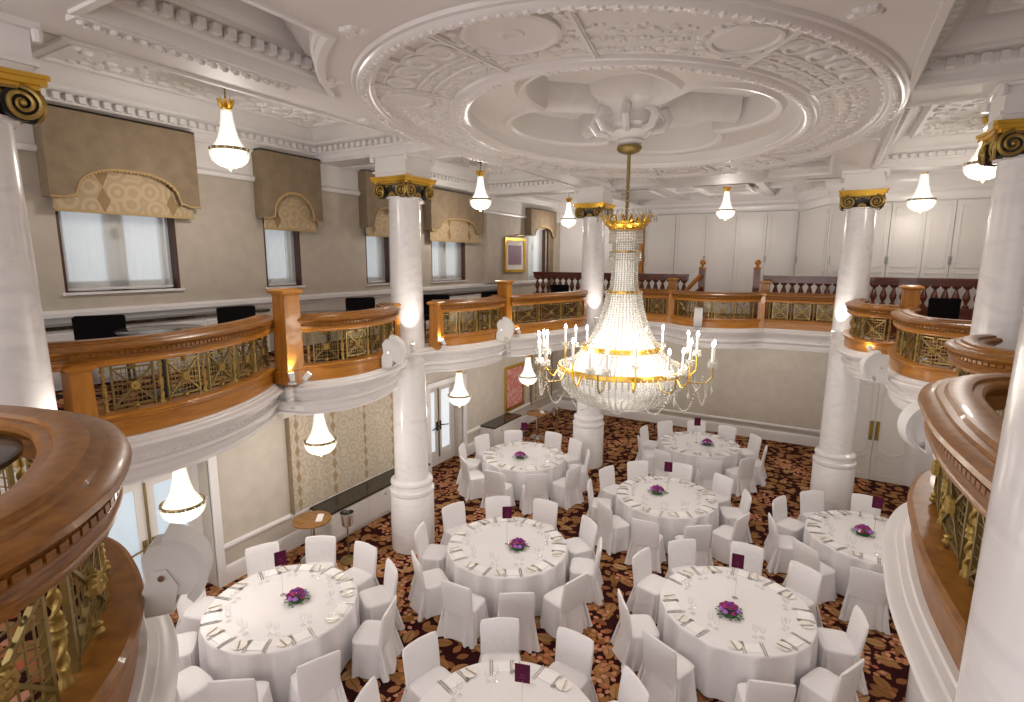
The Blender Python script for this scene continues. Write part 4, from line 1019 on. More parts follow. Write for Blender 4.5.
# ------------------------------------------------------------------ pendant lamps
def strands(mb, prof, n, bead, a_off=0., c=(0, 0, 0), elong=1.2):
    """rows of beads down a profile [(r,z)...]"""
    L_ = [0]
    for a, b in zip(prof, prof[1:]): L_.append(L_[-1] + math.hypot(b[0] - a[0], b[1] - a[1]))
    k = max(2, int(L_[-1] / (bead * 2.1))); cv = Curve(prof) if False else None
    for j in range(k + 1):
        t = L_[-1] * j / k; i = 0
        while i < len(L_) - 2 and L_[i + 1] < t: i += 1
        q = (t - L_[i]) / (L_[i + 1] - L_[i]); r = prof[i][0] + (prof[i + 1][0] - prof[i][0]) * q; z = prof[i][1] + (prof[i + 1][1] - prof[i][1]) * q
        for m_ in range(n):
            a = 2 * PI * (m_ + (j % 2) * .0) / n + a_off; mb.octa((c[0] + r * cos(a), c[1] + r * sin(a), c[2] + z), min(bead, 2.6 * r / n + .002), bead * elong)
def make_pendant(label):
    t = thing('pendant_lamp', label, 'lamp', (0, 0, 0), group=None)
    # origin at the ring level
    mb = MB(); mb.lathe([(.05, .47), (.055, .48), (.06, .50), (.05, .52)], 16)
    for k in range(10):
        a = 2 * PI * k / 10; mb.tube([(.05 * cos(a), .05 * sin(a), .50), (.075 * cos(a), .075 * sin(a), .55), (.085 * cos(a), .085 * sin(a), .585), (.10 * cos(a), .10 * sin(a), .60)], [.016, .02, .015, .005], 6)
    mb.build('crown', 'gold', t)
    mb = MB(); pr = [(.06, .47), (.07, .36), (.09, .24), (.125, .12), (.19, .02)]; strands(mb, pr, 28, .0085); mb.build('bead_tent', 'lampglass', t)['kind'] = 'stuff'
    mb = MB(); pr = [(.225, -.02), (.222, -.07), (.20, -.12), (.15, -.165), (.08, -.195), (.02, -.20)]; strands(mb, pr, 40, .011); mb.build('bead_bowl', 'lampglass', t)['kind'] = 'stuff'
    mb = MB(); mb.lathe([(.215, -.015), (.232, -.015), (.236, .0), (.232, .02), (.215, .02)], 40, cap=False)
    mb.cur = 1
    for k in range(16):
        a = 2 * PI * k / 16; mb.sphere((.238 * cos(a), .238 * sin(a), .002), .012, 6, 4)
    mb.build('gilt_ring', ['brass', 'lampglass'], t)
    mb = MB(); mb.lathe([(.045, .46), (.055, .36), (.075, .24), (.105, .12), (.17, .02), (.20, -.01), (.20, -.06), (.18, -.11), (.135, -.15), (.07, -.18), (.01, -.185)], 28); mb.build('glow_diffuser', 'glow', t)
    mb = MB(); mb.lathe([(.004, -.195), (.025, -.205), (.03, -.22), (.012, -.235), (.002, -.25)], 12); mb.build('bottom_finial', 'gold', t)
    return t
proto = None
ROD = [(.30, 'long')]
def place_pendant(x, y, z, rod, lab, e, s=1.):
    global proto
    if proto is None: proto = make_pendant(lab); t = proto
    else:
        t = dup(proto, (0, 0, 0), 0, lab)
        for c in list(t.children):
            if c.name.startswith(('suspension_rod', 'ceiling_rose', 'lamp_light')): bpy.data.objects.remove(c)
    t.location = (x, y, z); t['label'] = lab; t.scale = (s, s, s)
    mb = MB(); mb.tube([(0, 0, .56), (0, 0, .56 + rod)], .008, 8)
    for k in range(int(rod / .05)): mb.sphere((0, 0, .58 + k * .05), .013, 6, 4)
    mb.build('suspension_rod', 'brass', t)
    mb = MB(); mb.lathe([(.012, .56 + rod - .04), (.05, .56 + rod - .02), (.055, .56 + rod)], 16); mb.build('ceiling_rose', 'brass', t)
    light('lamp_light', 'POINT', (0, 0, -.33), e, (1, .92, .84), .12, t)
    return t
place_pendant(-6.21, 4.13, 6.29, .20, 'glowing basket lamp hanging before the widest window pelmet', 42, .93)
place_pendant(-6.50, 9.90, 6.28, .22, 'glowing basket lamp hanging beyond the marble column by the windows', 42, .98)
place_pendant(-6.77, 14.96, 6.21, .28, 'small glowing lamp close beside the distant column capital', 42)
place_pendant(-2.32, 14.15, 6.22, .28, 'glowing basket lamp in front of the panelled end doors', 48, .92)
place_pendant(1.38, 13.45, 6.22, .30, 'glowing basket lamp beyond the far column, over the mahogany rail', 24, 1.02)
place_pendant(1.75, 10.4, 6.42, .10, 'glowing basket lamp half hidden by the gilded capital near the camera', 42, 1.05)
place_pendant(-6.4, 5.36, 2.37, .22, 'glowing lamp hanging before the wide patterned wall curtain', 26)
place_pendant(-6.25, 3.24, 2.26, .32, 'large glowing lamp hanging before the glazed white doors', 26)
place_pendant(-6.35, 8.85, 2.32, .24, 'glowing lamp below the balcony beyond the marble column', 26)
place_pendant(-6.25, 11.6, 2.22, .34, 'glowing lamp below the balcony beside the red painting', 22)

# ------------------------------------------------------------------ chandelier
CHX, CHY = -2.35, 7.0
ch = thing('crystal_chandelier', 'huge tiered crystal chandelier with candle arms hanging in the hall centre', 'chandelier', (CHX, CHY, 3.0))
def cz(z): return z - 3.0
mb = MB(); mb.lathe([(.03, cz(6.36)), (.07, cz(6.37)), (.14, cz(6.40)), (.16, cz(6.43)), (.15, cz(6.46)), (.08, cz(6.47))], 24); mb.build('ceiling_canopy', 'brass', ch)
mb = MB(); mb.tube([(0, 0, cz(6.37)), (0, 0, cz(6.0))], .022, 10); mb.tube([(0, 0, cz(6.02)), (0, 0, cz(5.42))], .010, 8)
for k in range(9): mb.lathe([(.008, -.03), (.026, -.015), (.026, .015), (.008, .03)], 8, (0, 0, cz(5.97 - .06 * k)))
mb.build('suspension_chain', 'brass', ch)
mb = MB(); mb.lathe([(.20, cz(5.42)), (.22, cz(5.43)), (.23, cz(5.46)), (.28, cz(5.50)), (.285, cz(5.53)), (.22, cz(5.50)), (.19, cz(5.46))], 36)
for k in range(18):
    a = 2 * PI * k / 18; mb.tube([(r * cos(a), r * sin(a), cz(z)) for r, z in ((.22, 5.48), (.28, 5.54), (.31, 5.60), (.34, 5.60))], [.02, .022, .015, .006], 6)
crown = mb.build('crown', 'gold', ch)
mb = MB()
for k in range(30):
    a = 2 * PI * k / 30 + .05
    mb.tube([(r * cos(a), r * sin(a), cz(z)) for r, z in ((.26, 5.54), (.30, 5.62), (.34, 5.64), (.37, 5.59))], .004, 5); mb.octa((.375 * cos(a), .375 * sin(a), cz(5.555)), .012, .04); mb.octa((.30 * cos(a), .30 * sin(a), cz(5.65)), .010, .028)
mb.build('crystal_spray', 'crystal', crown).parent = crown
def tier(name, prof, n, bead, m='crystal', parent=ch, elong=1.25):
    mb = MB(); strands(mb, [(r, cz(z)) for r, z in prof], n, bead, elong=elong); o = mb.build(name, m, parent, flat=True); o['kind'] = 'stuff'; return o
tier('bead_collar', [(.205, 5.41), (.21, 5.36), (.21, 5.27)], 40, .014)
tier('bead_collar', [(.165, 5.27), (.165, 5.16)], 36, .012)
tier('bead_collar', [(.20, 5.14), (.195, 5.05)], 40, .014)
tier('bead_neck', [(.165, 5.05), (.165, 4.85), (.175, 4.72), (.20, 4.63)], 30, .0125)
tier('bead_tent', [(.225, 4.61), (.26, 4.42), (.32, 4.22), (.40, 4.04), (.50, 3.92)], 40, .0150)
tier('bead_swag', [(.53, 3.88), (.55, 3.82), (.62, 3.75), (.71, 3.69), (.81, 3.66)], 56, .0165)
tier('bead_bowl', [(.82, 3.60), (.815, 3.47), (.78, 3.36), (.68, 3.25), (.54, 3.17), (.36, 3.125), (.16, 3.105), (.03, 3.10)], 62, .0175)
tier('bead_fringe', [(.845, 3.595), (.845, 3.525)], 72, .016, elong=2.)
def band(name, r, z, h, n):
    mb = MB(); mb.lathe([(r - .012, cz(z - h / 2)), (r + .008, cz(z - h / 2)), (r + .012, cz(z)), (r + .008, cz(z + h / 2)), (r - .012, cz(z + h / 2))], 64, cap=False); mb.cur = 1
    for k in range(n):
        a = 2 * PI * k / n; mb.octa(((r + .014) * cos(a), (r + .014) * sin(a), cz(z)), .016)
    mb.build(name, ['gold', 'crystal'], ch)
band('gilt_band', .835, 3.63, .07, 48); band('gilt_band', .525, 3.905, .06, 30); band('gilt_band', .22, 4.635, .035, 20); band('gilt_band', .18, 5.15, .03, 16)
mb = MB(); mb.lathe([(.12, cz(5.40)), (.12, cz(4.85)), (.14, cz(4.65)), (.20, cz(4.40)), (.30, cz(4.12)), (.42, cz(3.92)), (.44, cz(3.84)), (.55, cz(3.74)), (.66, cz(3.67)), (.70, cz(3.58)), (.68, cz(3.44)), (.58, cz(3.33)), (.40, cz(3.25)), (.15, cz(3.21)), (.01, cz(3.21))], 40); mb.build('inner_lamp', 'glow_soft', ch)
# arms: 14 groups around the rim, candles on them
NA = 16; armproto = None
for k in range(NA):
    a = 2 * PI * k / NA + .10; lng = k % 2 == 0
    R1, ZT = (1.16, 3.82) if lng else (1.00, 3.88)
    mb = MB(); mb.tube([(r * cos(a), r * sin(a), cz(z)) for r, z in ((.82, 3.62), (.90, 3.50), (R1 - .08, 3.50), (R1, 3.59), (R1, ZT - .08))], .012, 8)
    arm = mb.build('candle_arm', 'brass' if lng else 'gold', ch)
    for j, da in enumerate((-.085, .085) if lng else (0.,)):
        x, y = R1 * cos(a + da), R1 * sin(a + da)
        mb = MB()
        if lng: mb.tube([(R1 * cos(a), R1 * sin(a), cz(ZT - .10)), (x, y, cz(ZT - .06))], .008, 6)
        mb.lathe([(.012, cz(ZT - .08)), (.05, cz(ZT - .04)), (.055, cz(ZT - .02)), (.02, cz(ZT - .015))], 14, (x, y, 0))
        for q in range(8):
            b = 2 * PI * q / 8; mb.octa((x + .05 * cos(b), y + .05 * sin(b), cz(ZT - .07)), .012, .032)
        mb.build('drip_pan', 'crystal', arm)
        mb = MB(); mb.tube([(x, y, cz(ZT - .02)), (x, y, cz(ZT + .17))], .016, 10); mb.build('candle_tube', 'candle', arm)
        mb = MB(); mb.lathe([(.006, 0), (.02, .02), (.017, .04), (.004, .07)], 10, (x, y, cz(ZT + .17))); mb.build('flame_bulb', 'flame', arm)
    mb = MB(); b2 = a + 2 * PI / NA
    for q in range(20):
        t_ = q / 19; aa = a + 2 * PI / NA * t_; mb.octa((1.10 * cos(aa), 1.10 * sin(aa), cz(3.55 - .27 * (1 - (2 * t_ - 1) ** 2))), .0125, .016)
    mb.build('crystal_chain', 'crystal', arm)
    mb = MB(); mb.octa((R1 * cos(a), R1 * sin(a), cz(3.42)), .02, .06); mb.tube([(R1 * cos(a), R1 * sin(a), cz(3.47)), (R1 * cos(a), R1 * sin(a), cz(3.58))], .003, 4); mb.build('crystal_drop', 'crystal', arm)
for z, e in ((4.0, 11), (3.75, 9)):
    for q in range(4):
        a = PI / 4 + q * PI / 2; r = .85 if z < 3.9 else .62
        light('chandelier_light', 'POINT', (r * cos(a) * 1.25, r * sin(a) * 1.25, cz(z)), e, (1, .92, .83), .12, ch)
light('fill_below_chandelier', 'POINT', (0, 0, cz(2.95)), 14, (1, .92, .84), .25, ch)  # added fill point in mid-air under the bowl, no bulb there

# ------------------------------------------------------------------ tables and chairs
def make_table(label):
    t = thing('banquet_table', label, 'table')
    mb = MB(); mb.lathe([(.86, .655), (.90, .66), (.90, .685), (.88, .688)], 48); mb.build('tabletop', 'wood_table', t)
    for k in range(4):
        a = PI / 4 + k * PI / 2; mb = MB(); mb.tube([(.5 * cos(a), .5 * sin(a), .65), (.62 * cos(a), .62 * sin(a), 0.)], .025, 8); mb.build('leg', 'black', t)
    n = 240; rows = [(.01, .698, 0), (.5, .698, 0), (.885, .698, 0), (.905, .695, 0), (.914, .683, .10), (.915, .65, .35), (.914, .56, .75), (.914, .42, .92), (.915, .26, 1.), (.917, .12, 1.), (.918, .035, 1.05)]
    mb = MB(); vs = []; fs = []
    for r, z, am in rows:
        for i in range(n):
            a = 2 * PI * i / n; w = sin(15 * a + 1.2 * sin(3 * a)) + .5 * sin(25 * a + 2.) ; rr = r + am * .036 * (w if w > 0 else .6 * w) - am * .018
            vs.append((rr * cos(a), rr * sin(a), z + (am * .012 * w if z < .1 else 0)))
    for j in range(len(rows) - 1):
        for i in range(n): fs.append((j * n + i, j * n + (i + 1) % n, (j + 1) * n + (i + 1) % n, (j + 1) * n + i))
    fs.append(tuple(range(n))); mb.add(vs, fs); mb.build('tablecloth', 'cloth', t, ang=60)
    return t
def make_chair(label, seed):
    t = thing('banquet_chair', label, 'chair'); q = random.Random(seed)
    # backrest: rounded slab, slightly reclined, arched top
    mb = MB(); vs = []; fs = []; rows = 9; n = 24; HT = .865
    for j in range(rows + 1):
        u = j / rows; z0 = .40 + (HT - .40) * u; x0 = -.185 - .06 * u ** 1.3; hw = .225 + .01 * u; ht = .034 - .006 * u
        if j == rows: hw -= .012; ht = .015
        for i in range(n):
            a = 2 * PI * i / n; ca, sa = cos(a), sin(a)
            yy = hw * math.copysign(abs(ca) ** .35, ca); xx = ht * math.copysign(abs(sa) ** .6, sa)
            dz = (.016 * (1 - (yy / hw) ** 2) if u > .8 else 0); bow = -.018 * (1 - (yy / .235) ** 2)
            vs.append((x0 + xx + bow, yy, z0 + dz))
    for j in range(rows):
        for i in range(n): fs.append((j * n + i, j * n + (i + 1) % n, (j + 1) * n + (i + 1) % n, (j + 1) * n + i))
    fs.append(tuple(rows * n + i for i in range(n))); fs.append(tuple(range(n - 1, -1, -1))); mb.add(vs, fs); mb.build('backrest', 'cover', t, ang=50)
    def loop(k, z, hx0, hx1, hy, rip=0., ph=0.):
        out = []
        for i in range(k):
            a = 2 * PI * i / k; ca, sa = cos(a), sin(a); cx = (hx0 + hx1) / 2; hx = (hx1 - hx0) / 2
            x = cx + hx * math.copysign(abs(ca) ** .38, ca); y = hy * math.copysign(abs(sa) ** .38, sa)
            w = (.35 if abs(sa) < .62 and ca > 0 else 1.) * rip * (sin(13 * a + ph) + .7 * sin(7 * a + 2 * ph)) + (0 if ca > 0 else 1) * rip * 1.6 * (max(0, abs(sin(2 * a)) - .75) * 4)
            l = math.hypot(ca, sa); out.append((x + w * ca, y + w * sa, z))
        return out
    k = 96
    mb = MB(); L = [loop(k, .42, -.19, .205, .225), loop(k, .455, -.19, .21, .228), loop(k, .472, -.18, .195, .212), loop(k, .478, -.12, .13, .14)]
    vs = [p for l in L for p in l]; fs = []
    for j in range(3):
        for i in range(k): fs.append((j * k + i, j * k + (i + 1) % k, (j + 1) * k + (i + 1) % k, (j + 1) * k + i))
    fs.append(tuple(3 * k + i for i in range(k))); mb.add(vs, fs); mb.build('seat', 'cover', t, ang=60)
    ph = q.uniform(0, 6)
    mb = MB(); L = [loop(k, .45, -.20, .205, .226, .001, ph), loop(k, .36, -.215, .208, .232, .007, ph), loop(k, .22, -.240, .212, .242, .014, ph), loop(k, .10, -.265, .216, .254, .021, ph + .15), loop(k, .012, -.29, .218, .266, .027, ph + .3)]
    vs = [p for l in L for p in l]; fs = []
    for j in range(4):
        for i in range(k): fs.append((j * k + i, j * k + (i + 1) % k, (j + 1) * k + (i + 1) % k, (j + 1) * k + i))
    mb.add(vs, fs); mb.build('skirt', 'cover', t, ang=60)
    # gathered pleat at the two rear corners
    for sd in (-1, 1):
        mb = MB(); pts = [(-.19, sd * .222, .44), (-.225, sd * .238, .30), (-.262, sd * .258, .12), (-.285, sd * .27, .014)]
        mb.tube(pts, [.008, .016, .026, .034], 8); mb.build('corner_pleat', 'cover', t, ang=70)
    for o in t.children: o.data.transform(Matrix.Diagonal((.96, 1, .942, 1)))
    return t
HRS = ['twelve', 'one', 'two', 'three', 'four', 'five', 'six', 'seven', 'eight', 'nine', 'ten', 'eleven']
TAB = [
 ('T1', (-5.66, 4.01), [-164, -128, -92, -57, -22, 21, 58, 89, 120, 154], 'corner table by the glazed doors', (297, 600), (283, 595)),
 ('T2', (-3.95, 6.71), [-161, -125, -88, -54, -20, 22, 52, 92, 127, 161], 'table by the window side column', (518, 548), (507, 544)),
 ('T3', (-5.59, 10.22), [-162, -125, -86, -51, -16, 26, 59, 89, 130, 165], 'table by the red painting', (520, 458), (524, 448)),
 ('T4', (-2.39, 13.06), [-151, -112, -69, -35, 3, 38, 72, 104, 138, 172], 'table under the plain end wall', (707, 445), (701, 444)),
 ('T5', (-2.31, 9.72), [-161, -123, -89, -55, -17, 23, 55, 92, 129, 162], 'table just below the chandelier', (657, 493), (667, 493)),
 ('T6', (-.70, 6.87), [-148, -116, -68, -28, 15, 58, 92, 130, 162], 'front table near the balcony cornice', (729, 614), (735, 598)),
 ('T7', (.88, 9.84), [-164, -128, -93, -57, -20, 17, 54, 90, 127, 160], 'table half hidden by the balcony', (863, 534), (874, 533)),
 ('T8', (-2.26, 3.80), [-162, -126, -90, 14, 50, 86, 123, 162], 'table cut off by the bottom edge', (545, 735), (522, 722)),
]
def onz(px, py, z):
    d = r2 * ((px - 512) / FPX) + d2 * ((py - 351) / FPX) + fwd; k = (z - H) / d.z; return EYE + d * k
tproto = None; cprotos = []
def hours(c, angs):
    """clock face seen from the camera: twelve is the side away from the camera"""
    b = math.degrees(math.atan2(c[1] - EYE.y, c[0] - EYE.x)); hs = {}
    used = set()
    for a in sorted(angs, key=lambda a: (b - a) % 360):
        h = round(((b - a) % 360) / 30) % 12
        while h in used: h = (h + 1) % 12
        used.add(h); hs[a] = HRS[h]
    return hs
# place-setting prototypes
def mk_napkin():
    t = thing('napkin', '', 'napkin'); mb = MB(); mb.box(-.07, .07, -.085, .085, 0, .008); mb.build('lower_fold', 'napkin', t)
    mb = MB(); 
    for i in range(4): mb.box(-.068 + .034 * i, -.036 + .034 * i, -.083, .083, .008, .0105)
    mb.build('pleated_fold', 'napkin', t); return t
def mk_plate():
    mb = MB(); mb.lathe([(.035, .002), (.04, .0), (.05, .003), (.078, .012), (.079, .014), (.05, .007), (.01, .006)], 28); return mb.build('side_plate', 'china')
def bar(mb, pts):   # list of (x, halfwidth, z, thickness)
    vs = []; fs = []
    for x, w, z, th in pts: vs += [(x, -w, z), (x, w, z), (x, w, z + th), (x, -w, z + th)]
    for i in range(len(pts) - 1):
        for j in range(4): fs.append((i * 4 + j, i * 4 + (j + 1) % 4, i * 4 + 4 + (j + 1) % 4, i * 4 + 4 + j))
    fs.append((0, 1, 2, 3)); k = 4 * (len(pts) - 1); fs.append((k + 3, k + 2, k + 1, k)); mb.add(vs, fs)
def mk_fork():
    mb = MB(); bar(mb, [(-.10, .0055, 0, .004), (-.06, .004, .002, .004), (.02, .003, .004, .004), (.04, .009, .003, .003), (.06, .010, .002, .003)])
    for k in range(4): y = -.0095 + .0063 * k; bar(mb, [(.06 + .0, .0022, .002, .003), (.10, .0016, .005, .002)]); mb.v[-8:] = [(p[0], p[1] + y, p[2]) for p in mb.v[-8:]]
    return mb.build('fork', 'steel')
def mk_knife(L_=.115, nm='table_knife'):
    mb = MB(); bar(mb, [(-L_, .006, 0, .006), (-.02, .0045, 0, .006), (-.01, .006, .001, .003), (L_ * .6, .0075, .001, .002), (L_, .003, .001, .002)]); return mb.build(nm, 'steel')
def mk_glass(r, h, nm):
    t = thing(nm, '', 'glass'); mb = MB(); mb.lathe([(.032, 0), (.032, .003), (.005, .008), (.004, h * .45)], 16, cap=False); mb.build('stem', 'glass', t)
    mb = MB(); mb.lathe([(.004, h * .45), (r * .8, h * .55), (r, h * .72), (r * .9, h)], 18, cap=False); mb.build('bowl', 'glass', t); return t
def mk_flowers():
    t = thing('flower_arrangement', '', 'flowers'); q = random.Random(5)
    mb = MB(); mb.lathe([(.09, 0), (.10, .02), (.08, .04)], 16)
    for i in range(70):
        a = q.random() * 2 * PI; r = q.uniform(.06, .15); z = q.uniform(.005, .05); s = q.uniform(.03, .05); b = a + q.uniform(-.6, .6)
        c = Vector((r * cos(a), r * sin(a), z)); u = Vector((cos(b), sin(b), q.uniform(-.1, .5))).normalized(); v = Vector((-sin(b), cos(b), 0))
        mb.add([c, c + u * s * .5 + v * s * .3, c + u * s, c + u * s * .5 - v * s * .3], [(0, 1, 2, 3)])
    fo = mb.build('foliage', 'leaf', t); cols = ['purple', 'lilac', 'magenta', 'plum', 'purple', 'plum', 'lilac', 'magenta']
    k = 0
    for ringr, cnt, z in ((0, 1, .135), (.055, 6, .115), (.10, 10, .075)):
        for i in range(cnt):
            a = 2 * PI * i / cnt + k * .3; x, y = ringr * cos(a), ringr * sin(a); mb = MB()
            for p in range(7):
                b = 2 * PI * p / 7; mb.sphere((x + .02 * cos(b), y + .02 * sin(b), z), .017, 6, 4, (1, 1, .8))
            mb.sphere((x, y, z + .01), .02, 8, 5)
            mb.build('blossom', cols[(k * 3 + i) % 8] if k != 8 else 'palepink', t); k += 1
    return t
def mk_card():
    t = thing('table_number_stand', '', 'menu card'); mb = MB(); mb.lathe([(.035, 0), (.035, .006), (.006, .012)], 16); mb.build('stand_base', 'chrome', t)
    mb = MB(); mb.tube([(0, 0, .01), (0, 0, .44)], .0035, 6); mb.build('stand_stem', 'chrome', t)
    mb = MB(); mb.box(-.072, .072, -.003, .003, .42, .61); cd = mb.build('card', 'card', t)
    mb = MB(); mb.box(-.018, .018, -.0042, -.0031, .50, .504); mb.box(-.03, .03, -.0042, -.0031, .47, .473); mb.build('card_print', 'card_mark', cd)
    return t
PR = dict(napkin=mk_napkin(), plate=mk_plate(), fork=mk_fork(), knife=mk_knife(), butter=mk_knife(.075, 'butter_knife'), wine=mk_glass(.034, .17, 'wine_glass'), water=mk_glass(.036, .14, 'water_glass'), flowers=mk_flowers(), card=mk_card())
CATS = dict(plate='plate', fork='fork', knife='knife', butter='knife')
for k, c in CATS.items(): PR[k]['category'] = c
USED = set()
def put(kind, loc, rz, label, group):
    o = PR[kind]
    if kind in USED: o = dup(o, loc, rz)
    else: USED.add(kind); o.location = loc; o.rotation_euler = (0, 0, rz)
    o['label'] = label; o['group'] = group; return o
ZT_ = .749
for ti, (tn, c, angs, desc, fpx, cpx) in enumerate(TAB):
    lab = 'round %s, white floor length cloth' % desc
    if tproto is None: tproto = make_table(lab); tt = tproto
    else: tt = dup(tproto, (0, 0, 0), 0, lab)
    tt.location = (c[0], c[1], FZ); tt.rotation_euler = (0, 0, rad(47 * ti)); tt['group'] = 'round banquet tables'
    hs = hours(c, angs); rr = random.Random(ti)
    for a in angs:
        A = rad(a); u = (cos(A), sin(A)); hr = hs[a]
        R_ = 1.185 + rr.uniform(-.02, .03); jit = rr.uniform(-3, 3)
        p = (c[0] + R_ * u[0], c[1] + R_ * u[1], FZ)
        if inframe((p[0], p[1], .85), 25) or inframe((p[0], p[1], .45), 10):
            L_ = "white covered chair at %s o'clock, %s" % (hr, desc); rz = A + PI + rad(jit)
            if len(cprotos) < 3:
                o = make_chair(L_, len(cprotos)); cprotos.append(o); o.location = p; o.rotation_euler = (0, 0, rz)
            else: o = dup(cprotos[rr.randrange(3)], p, rz, L_)
            o['group'] = 'covered chairs round the tables'
        # place setting; radial frame: f towards the centre, l = diner's left
        f = (-u[0], -u[1]); l = (u[1], -u[0])
        def at(rho, tan): return (c[0] + u[0] * rho + l[0] * tan, c[1] + u[1] * rho + l[1] * tan, ZT_)
        pp = at(.78, 0); x, y, z = proj(pp)
        if not (-5 < x < (912 if tn == 'T7' else 1030) and y < 705): continue
        rz = A + PI; tail = "%s o'clock, %s" % (hr, desc); grp = 'place settings on the %s' % desc
        put('napkin', at(.79, .0), rz + rad(rr.uniform(-4, 4)), 'folded white napkin at ' + tail, 'napkins')
        put('plate', at(.775, .195), rz, 'cream side plate at ' + tail, 'side plates')
        q = at(.775, .205); put('butter', (q[0], q[1], ZT_ + .0125), rz + rad(12), 'butter knife on the side plate at ' + tail, 'butter knives')
        put('fork', at(.79, .125), rz, 'outer silver fork at ' + tail, 'forks'); put('fork', at(.785, .098), rz, 'inner silver fork at ' + tail, 'forks')
        put('knife', at(.79, -.125), rz, 'outer silver knife at ' + tail, 'table knives'); put('knife', at(.785, -.10), rz, 'inner silver knife at ' + tail, 'table knives')
        put('wine', at(.60, -.07), rz, 'clear wine glass at ' + tail, 'wine glasses'); put('water', at(.595, -.15), rz, 'clear water tumbler at ' + tail, 'water glasses')
    fp = onz(*fpx, ZT_); cpx_ = onz(*cpx, ZT_)
    if inframe(fp): put('flowers', (fp.x, fp.y, ZT_), rr.uniform(0, 6), 'purple and magenta posy on the ' + desc, 'table posies')
    if tn == 'T4': cpx_ = cpx_ + Vector((-.12, .05, 0))
    put('card', (cpx_.x, cpx_.y, ZT_), math.atan2(-cpx_.y, -cpx_.x) + PI / 2 + rad(rr.uniform(-15, 15)), 'purple menu card on a thin stand, ' + desc, 'menu cards')

# ------------------------------------------------------------------ side tables, ice buckets
def side_table(x, y, lab, plab):
    t = thing('side_table', lab, 'table', (x, y, FZ))
    mb = MB(); mb.lathe([(.29, .70), (.31, .71), (.31, .735), (.29, .74)], 40); mb.build('tabletop', 'wood_table', t)
    mb = MB(); mb.lathe([(.22, 0), (.22, .02), (.04, .05), (.035, .70)], 20); mb.build('pedestal', 'chrome', t)
    mb = MB(); mb.box(-.12, .12, -.05, .05, 0, .015); mb.box(-.118, .118, -.048, .048, .015, .022)
    o = mb.build('folded_cloth', 'napkin'); o.location = (x + .10, y + .08, FZ + .741); o.rotation_euler = (0, 0, rad(-50)); tag(o, plab, 'cloth')
side_table(-7.12, 5.70, 'small round oak table against the curtained wall', 'folded white cloth on the round table by the patterned curtain')
side_table(-6.85, 13.3, 'small round oak table below the red painting', 'folded white cloth on the round table by the red painting')
def bucket(x, y, lab):
    t = thing('ice_bucket_stand', lab, 'ice bucket', (x, y, FZ))
    mb = MB(); mb.lathe([(.15, 0), (.15, .015), (.03, .04), (.014, .06), (.014, .62), (.08, .64)], 20); mb.build('stand', 'brass', t)
    mb = MB(); mb.lathe([(.075, .64), (.095, .66), (.11, .85), (.12, .86), (.11, .865), (.09, .68)], 24); mb.build('bucket', 'chrome', t)
bucket(-6.60, 5.98, 'silver ice bucket on a brass stand by the long radiator cabinet')
bucket(-6.40, 13.6, 'silver ice bucket on a stand beside the distant round table')

# ------------------------------------------------------------------ upper balcony chairs and tables
bch = None
def black_chair(x, y, rz, lab):
    global bch
    if bch is None:
        bch = thing('meeting_chair', lab, 'chair')
        mb = MB(); mb.box(-.23, .23, -.23, .23, .40, .48); mb.build('seat', 'black_fabric', bch)
        mb = MB(); vs = []; n = 8
        mb.prism([(-.225, .50), (.225, .50), (.235, .84), (.21, .86), (-.21, .86), (-.235, .84)], -.26, -.21, f=lambda a, b, h: (h, a, b)); mb.build('backrest', 'black_fabric', bch)
        for sx in (-1, 1):
            for s2 in (-1, 1):
                mb = MB(); mb.tube([(sx * .2, s2 * .2, .40), (sx * .23, s2 * .22, 0)], .015, 8); mb.build('leg', 'black', bch)
        o = bch
    else: o = dup(bch, (0, 0, 0), 0, lab)
    o.location = (x, y, ZFL); o.rotation_euler = (0, 0, rz); o['label'] = lab; o['group'] = 'black chairs on the balcony'
for x, y, rz, lab in ((-7.05, 3.0, 2.6, 'black upholstered chair under the widest window'), (-6.92, 4.43, 2.9, 'black upholstered chair just before the tall oak post'),
    (-6.78, 6.58, 2.6, 'black upholstered chair between the slim windows and the bowed rail'), (-6.22, 7.92, 2.4, 'black chair just beyond the marble column'),
    (-5.9, 9.3, 2.4, 'black chair beside the oak post below the mauve print'), (-6.0, 12.7, 2.2, 'black chair in front of the mahogany balustrade'),
    (1.62, 11.95, 1.9, 'black chair behind the bowed balustrade, before vase balusters')):
    black_chair(x, y, rz + PI * 0, lab)
def up_table(x, y, lab, r=.42):
    t = thing('pedestal_table', lab, 'table', (x, y, ZFL))
    mb = MB(); mb.lathe([(r - .02, .69), (r, .70), (r, .72), (r - .02, .725)], 40); mb.build('tabletop', 'darkglass', t)
    mb = MB(); mb.lathe([(.2, 0), (.2, .02), (.035, .05), (.03, .69)], 16); mb.build('pedestal', 'black', t)
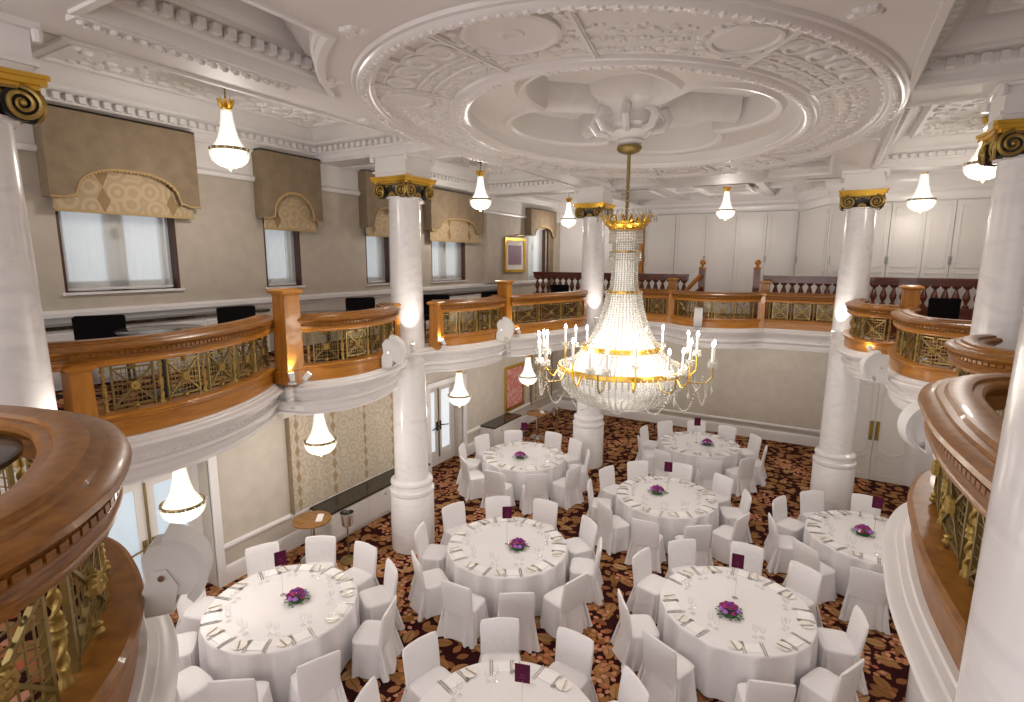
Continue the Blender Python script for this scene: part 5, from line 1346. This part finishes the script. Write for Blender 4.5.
up_table(-2.95, .42, 'dark round table inside the nearest curved balustrade', .46)
up_table(-6.1, 5.35, 'dark round table behind the bowed balustrade under the slim windows', .5)
up_table(-6.25, 3.2, 'dark round table behind the long bowed balustrade', .42)

# ------------------------------------------------------------------ light
for i, (x, y) in enumerate(((-.61, 4.42), (-3.86, 4.71), (-3.86, 9.35), (-.65, 9.6))):
    light('ceiling_downlight', 'SPOT', (x, y, ZS - .03), 150, (1, .94, .88), .1, None, (0, 0, 0), 130)
for i, (x, y) in enumerate(((-6.3, 1.6), (-6.3, 7.0), (-6.2, 14.0), (-3.6, 14.7), (-1.0, 14.7), (2.0, 12.6), (2.2, 9.0), (2.2, 5.0))):  # fill lamps added to brighten under the balcony; fittings unseen, only presumed
    t = thing('soffit_fill_lamp', '', 'lamp', (x, y, 3.2)); mb = MB(); mb.lathe([(.07, 0), (.075, -.012), (.055, -.02), (.05, -.006)], 20, cap=False); mb.build('lamp_rim', 'chrome', t)
    mb = MB(); mb.lathe([(.05, -.004), (.002, -.005)], 16); mb.build('lamp_face', 'spotface', t)
    t['label'] = 'small added fill downlight under the balcony, ' + ['over the glazed doors', 'behind the window side column', 'beyond the red painting', 'end wall behind the chandelier', 'end wall near the double doors', 'before the double doors', 'behind the half hidden table', 'beneath the worn topped balustrade'][i]
    light('soffit_fill_light', 'POINT', (0, 0, -.12), 25, (1, .93, .85), .08, t)
w = bpy.data.worlds.new('world'); bpy.context.scene.world = w; w.use_nodes = True
bg = w.node_tree.nodes['Background']; bg.inputs[0].default_value = (1, .95, .94, 1); bg.inputs[1].default_value = 2.1
sc = bpy.context.scene
sc.view_settings.view_transform = 'Standard'; sc.view_settings.look = 'None'; sc.view_settings.gamma = 1; sc.view_settings.use_curve_mapping = False
sc.view_settings.exposure = 0.13
sc.cycles.max_bounces = 7; sc.cycles.diffuse_bounces = 4; sc.cycles.glossy_bounces = 3; sc.cycles.transparent_max_bounces = 12; sc.cycles.sample_clamp_indirect = 4.; sc.cycles.use_denoising = True
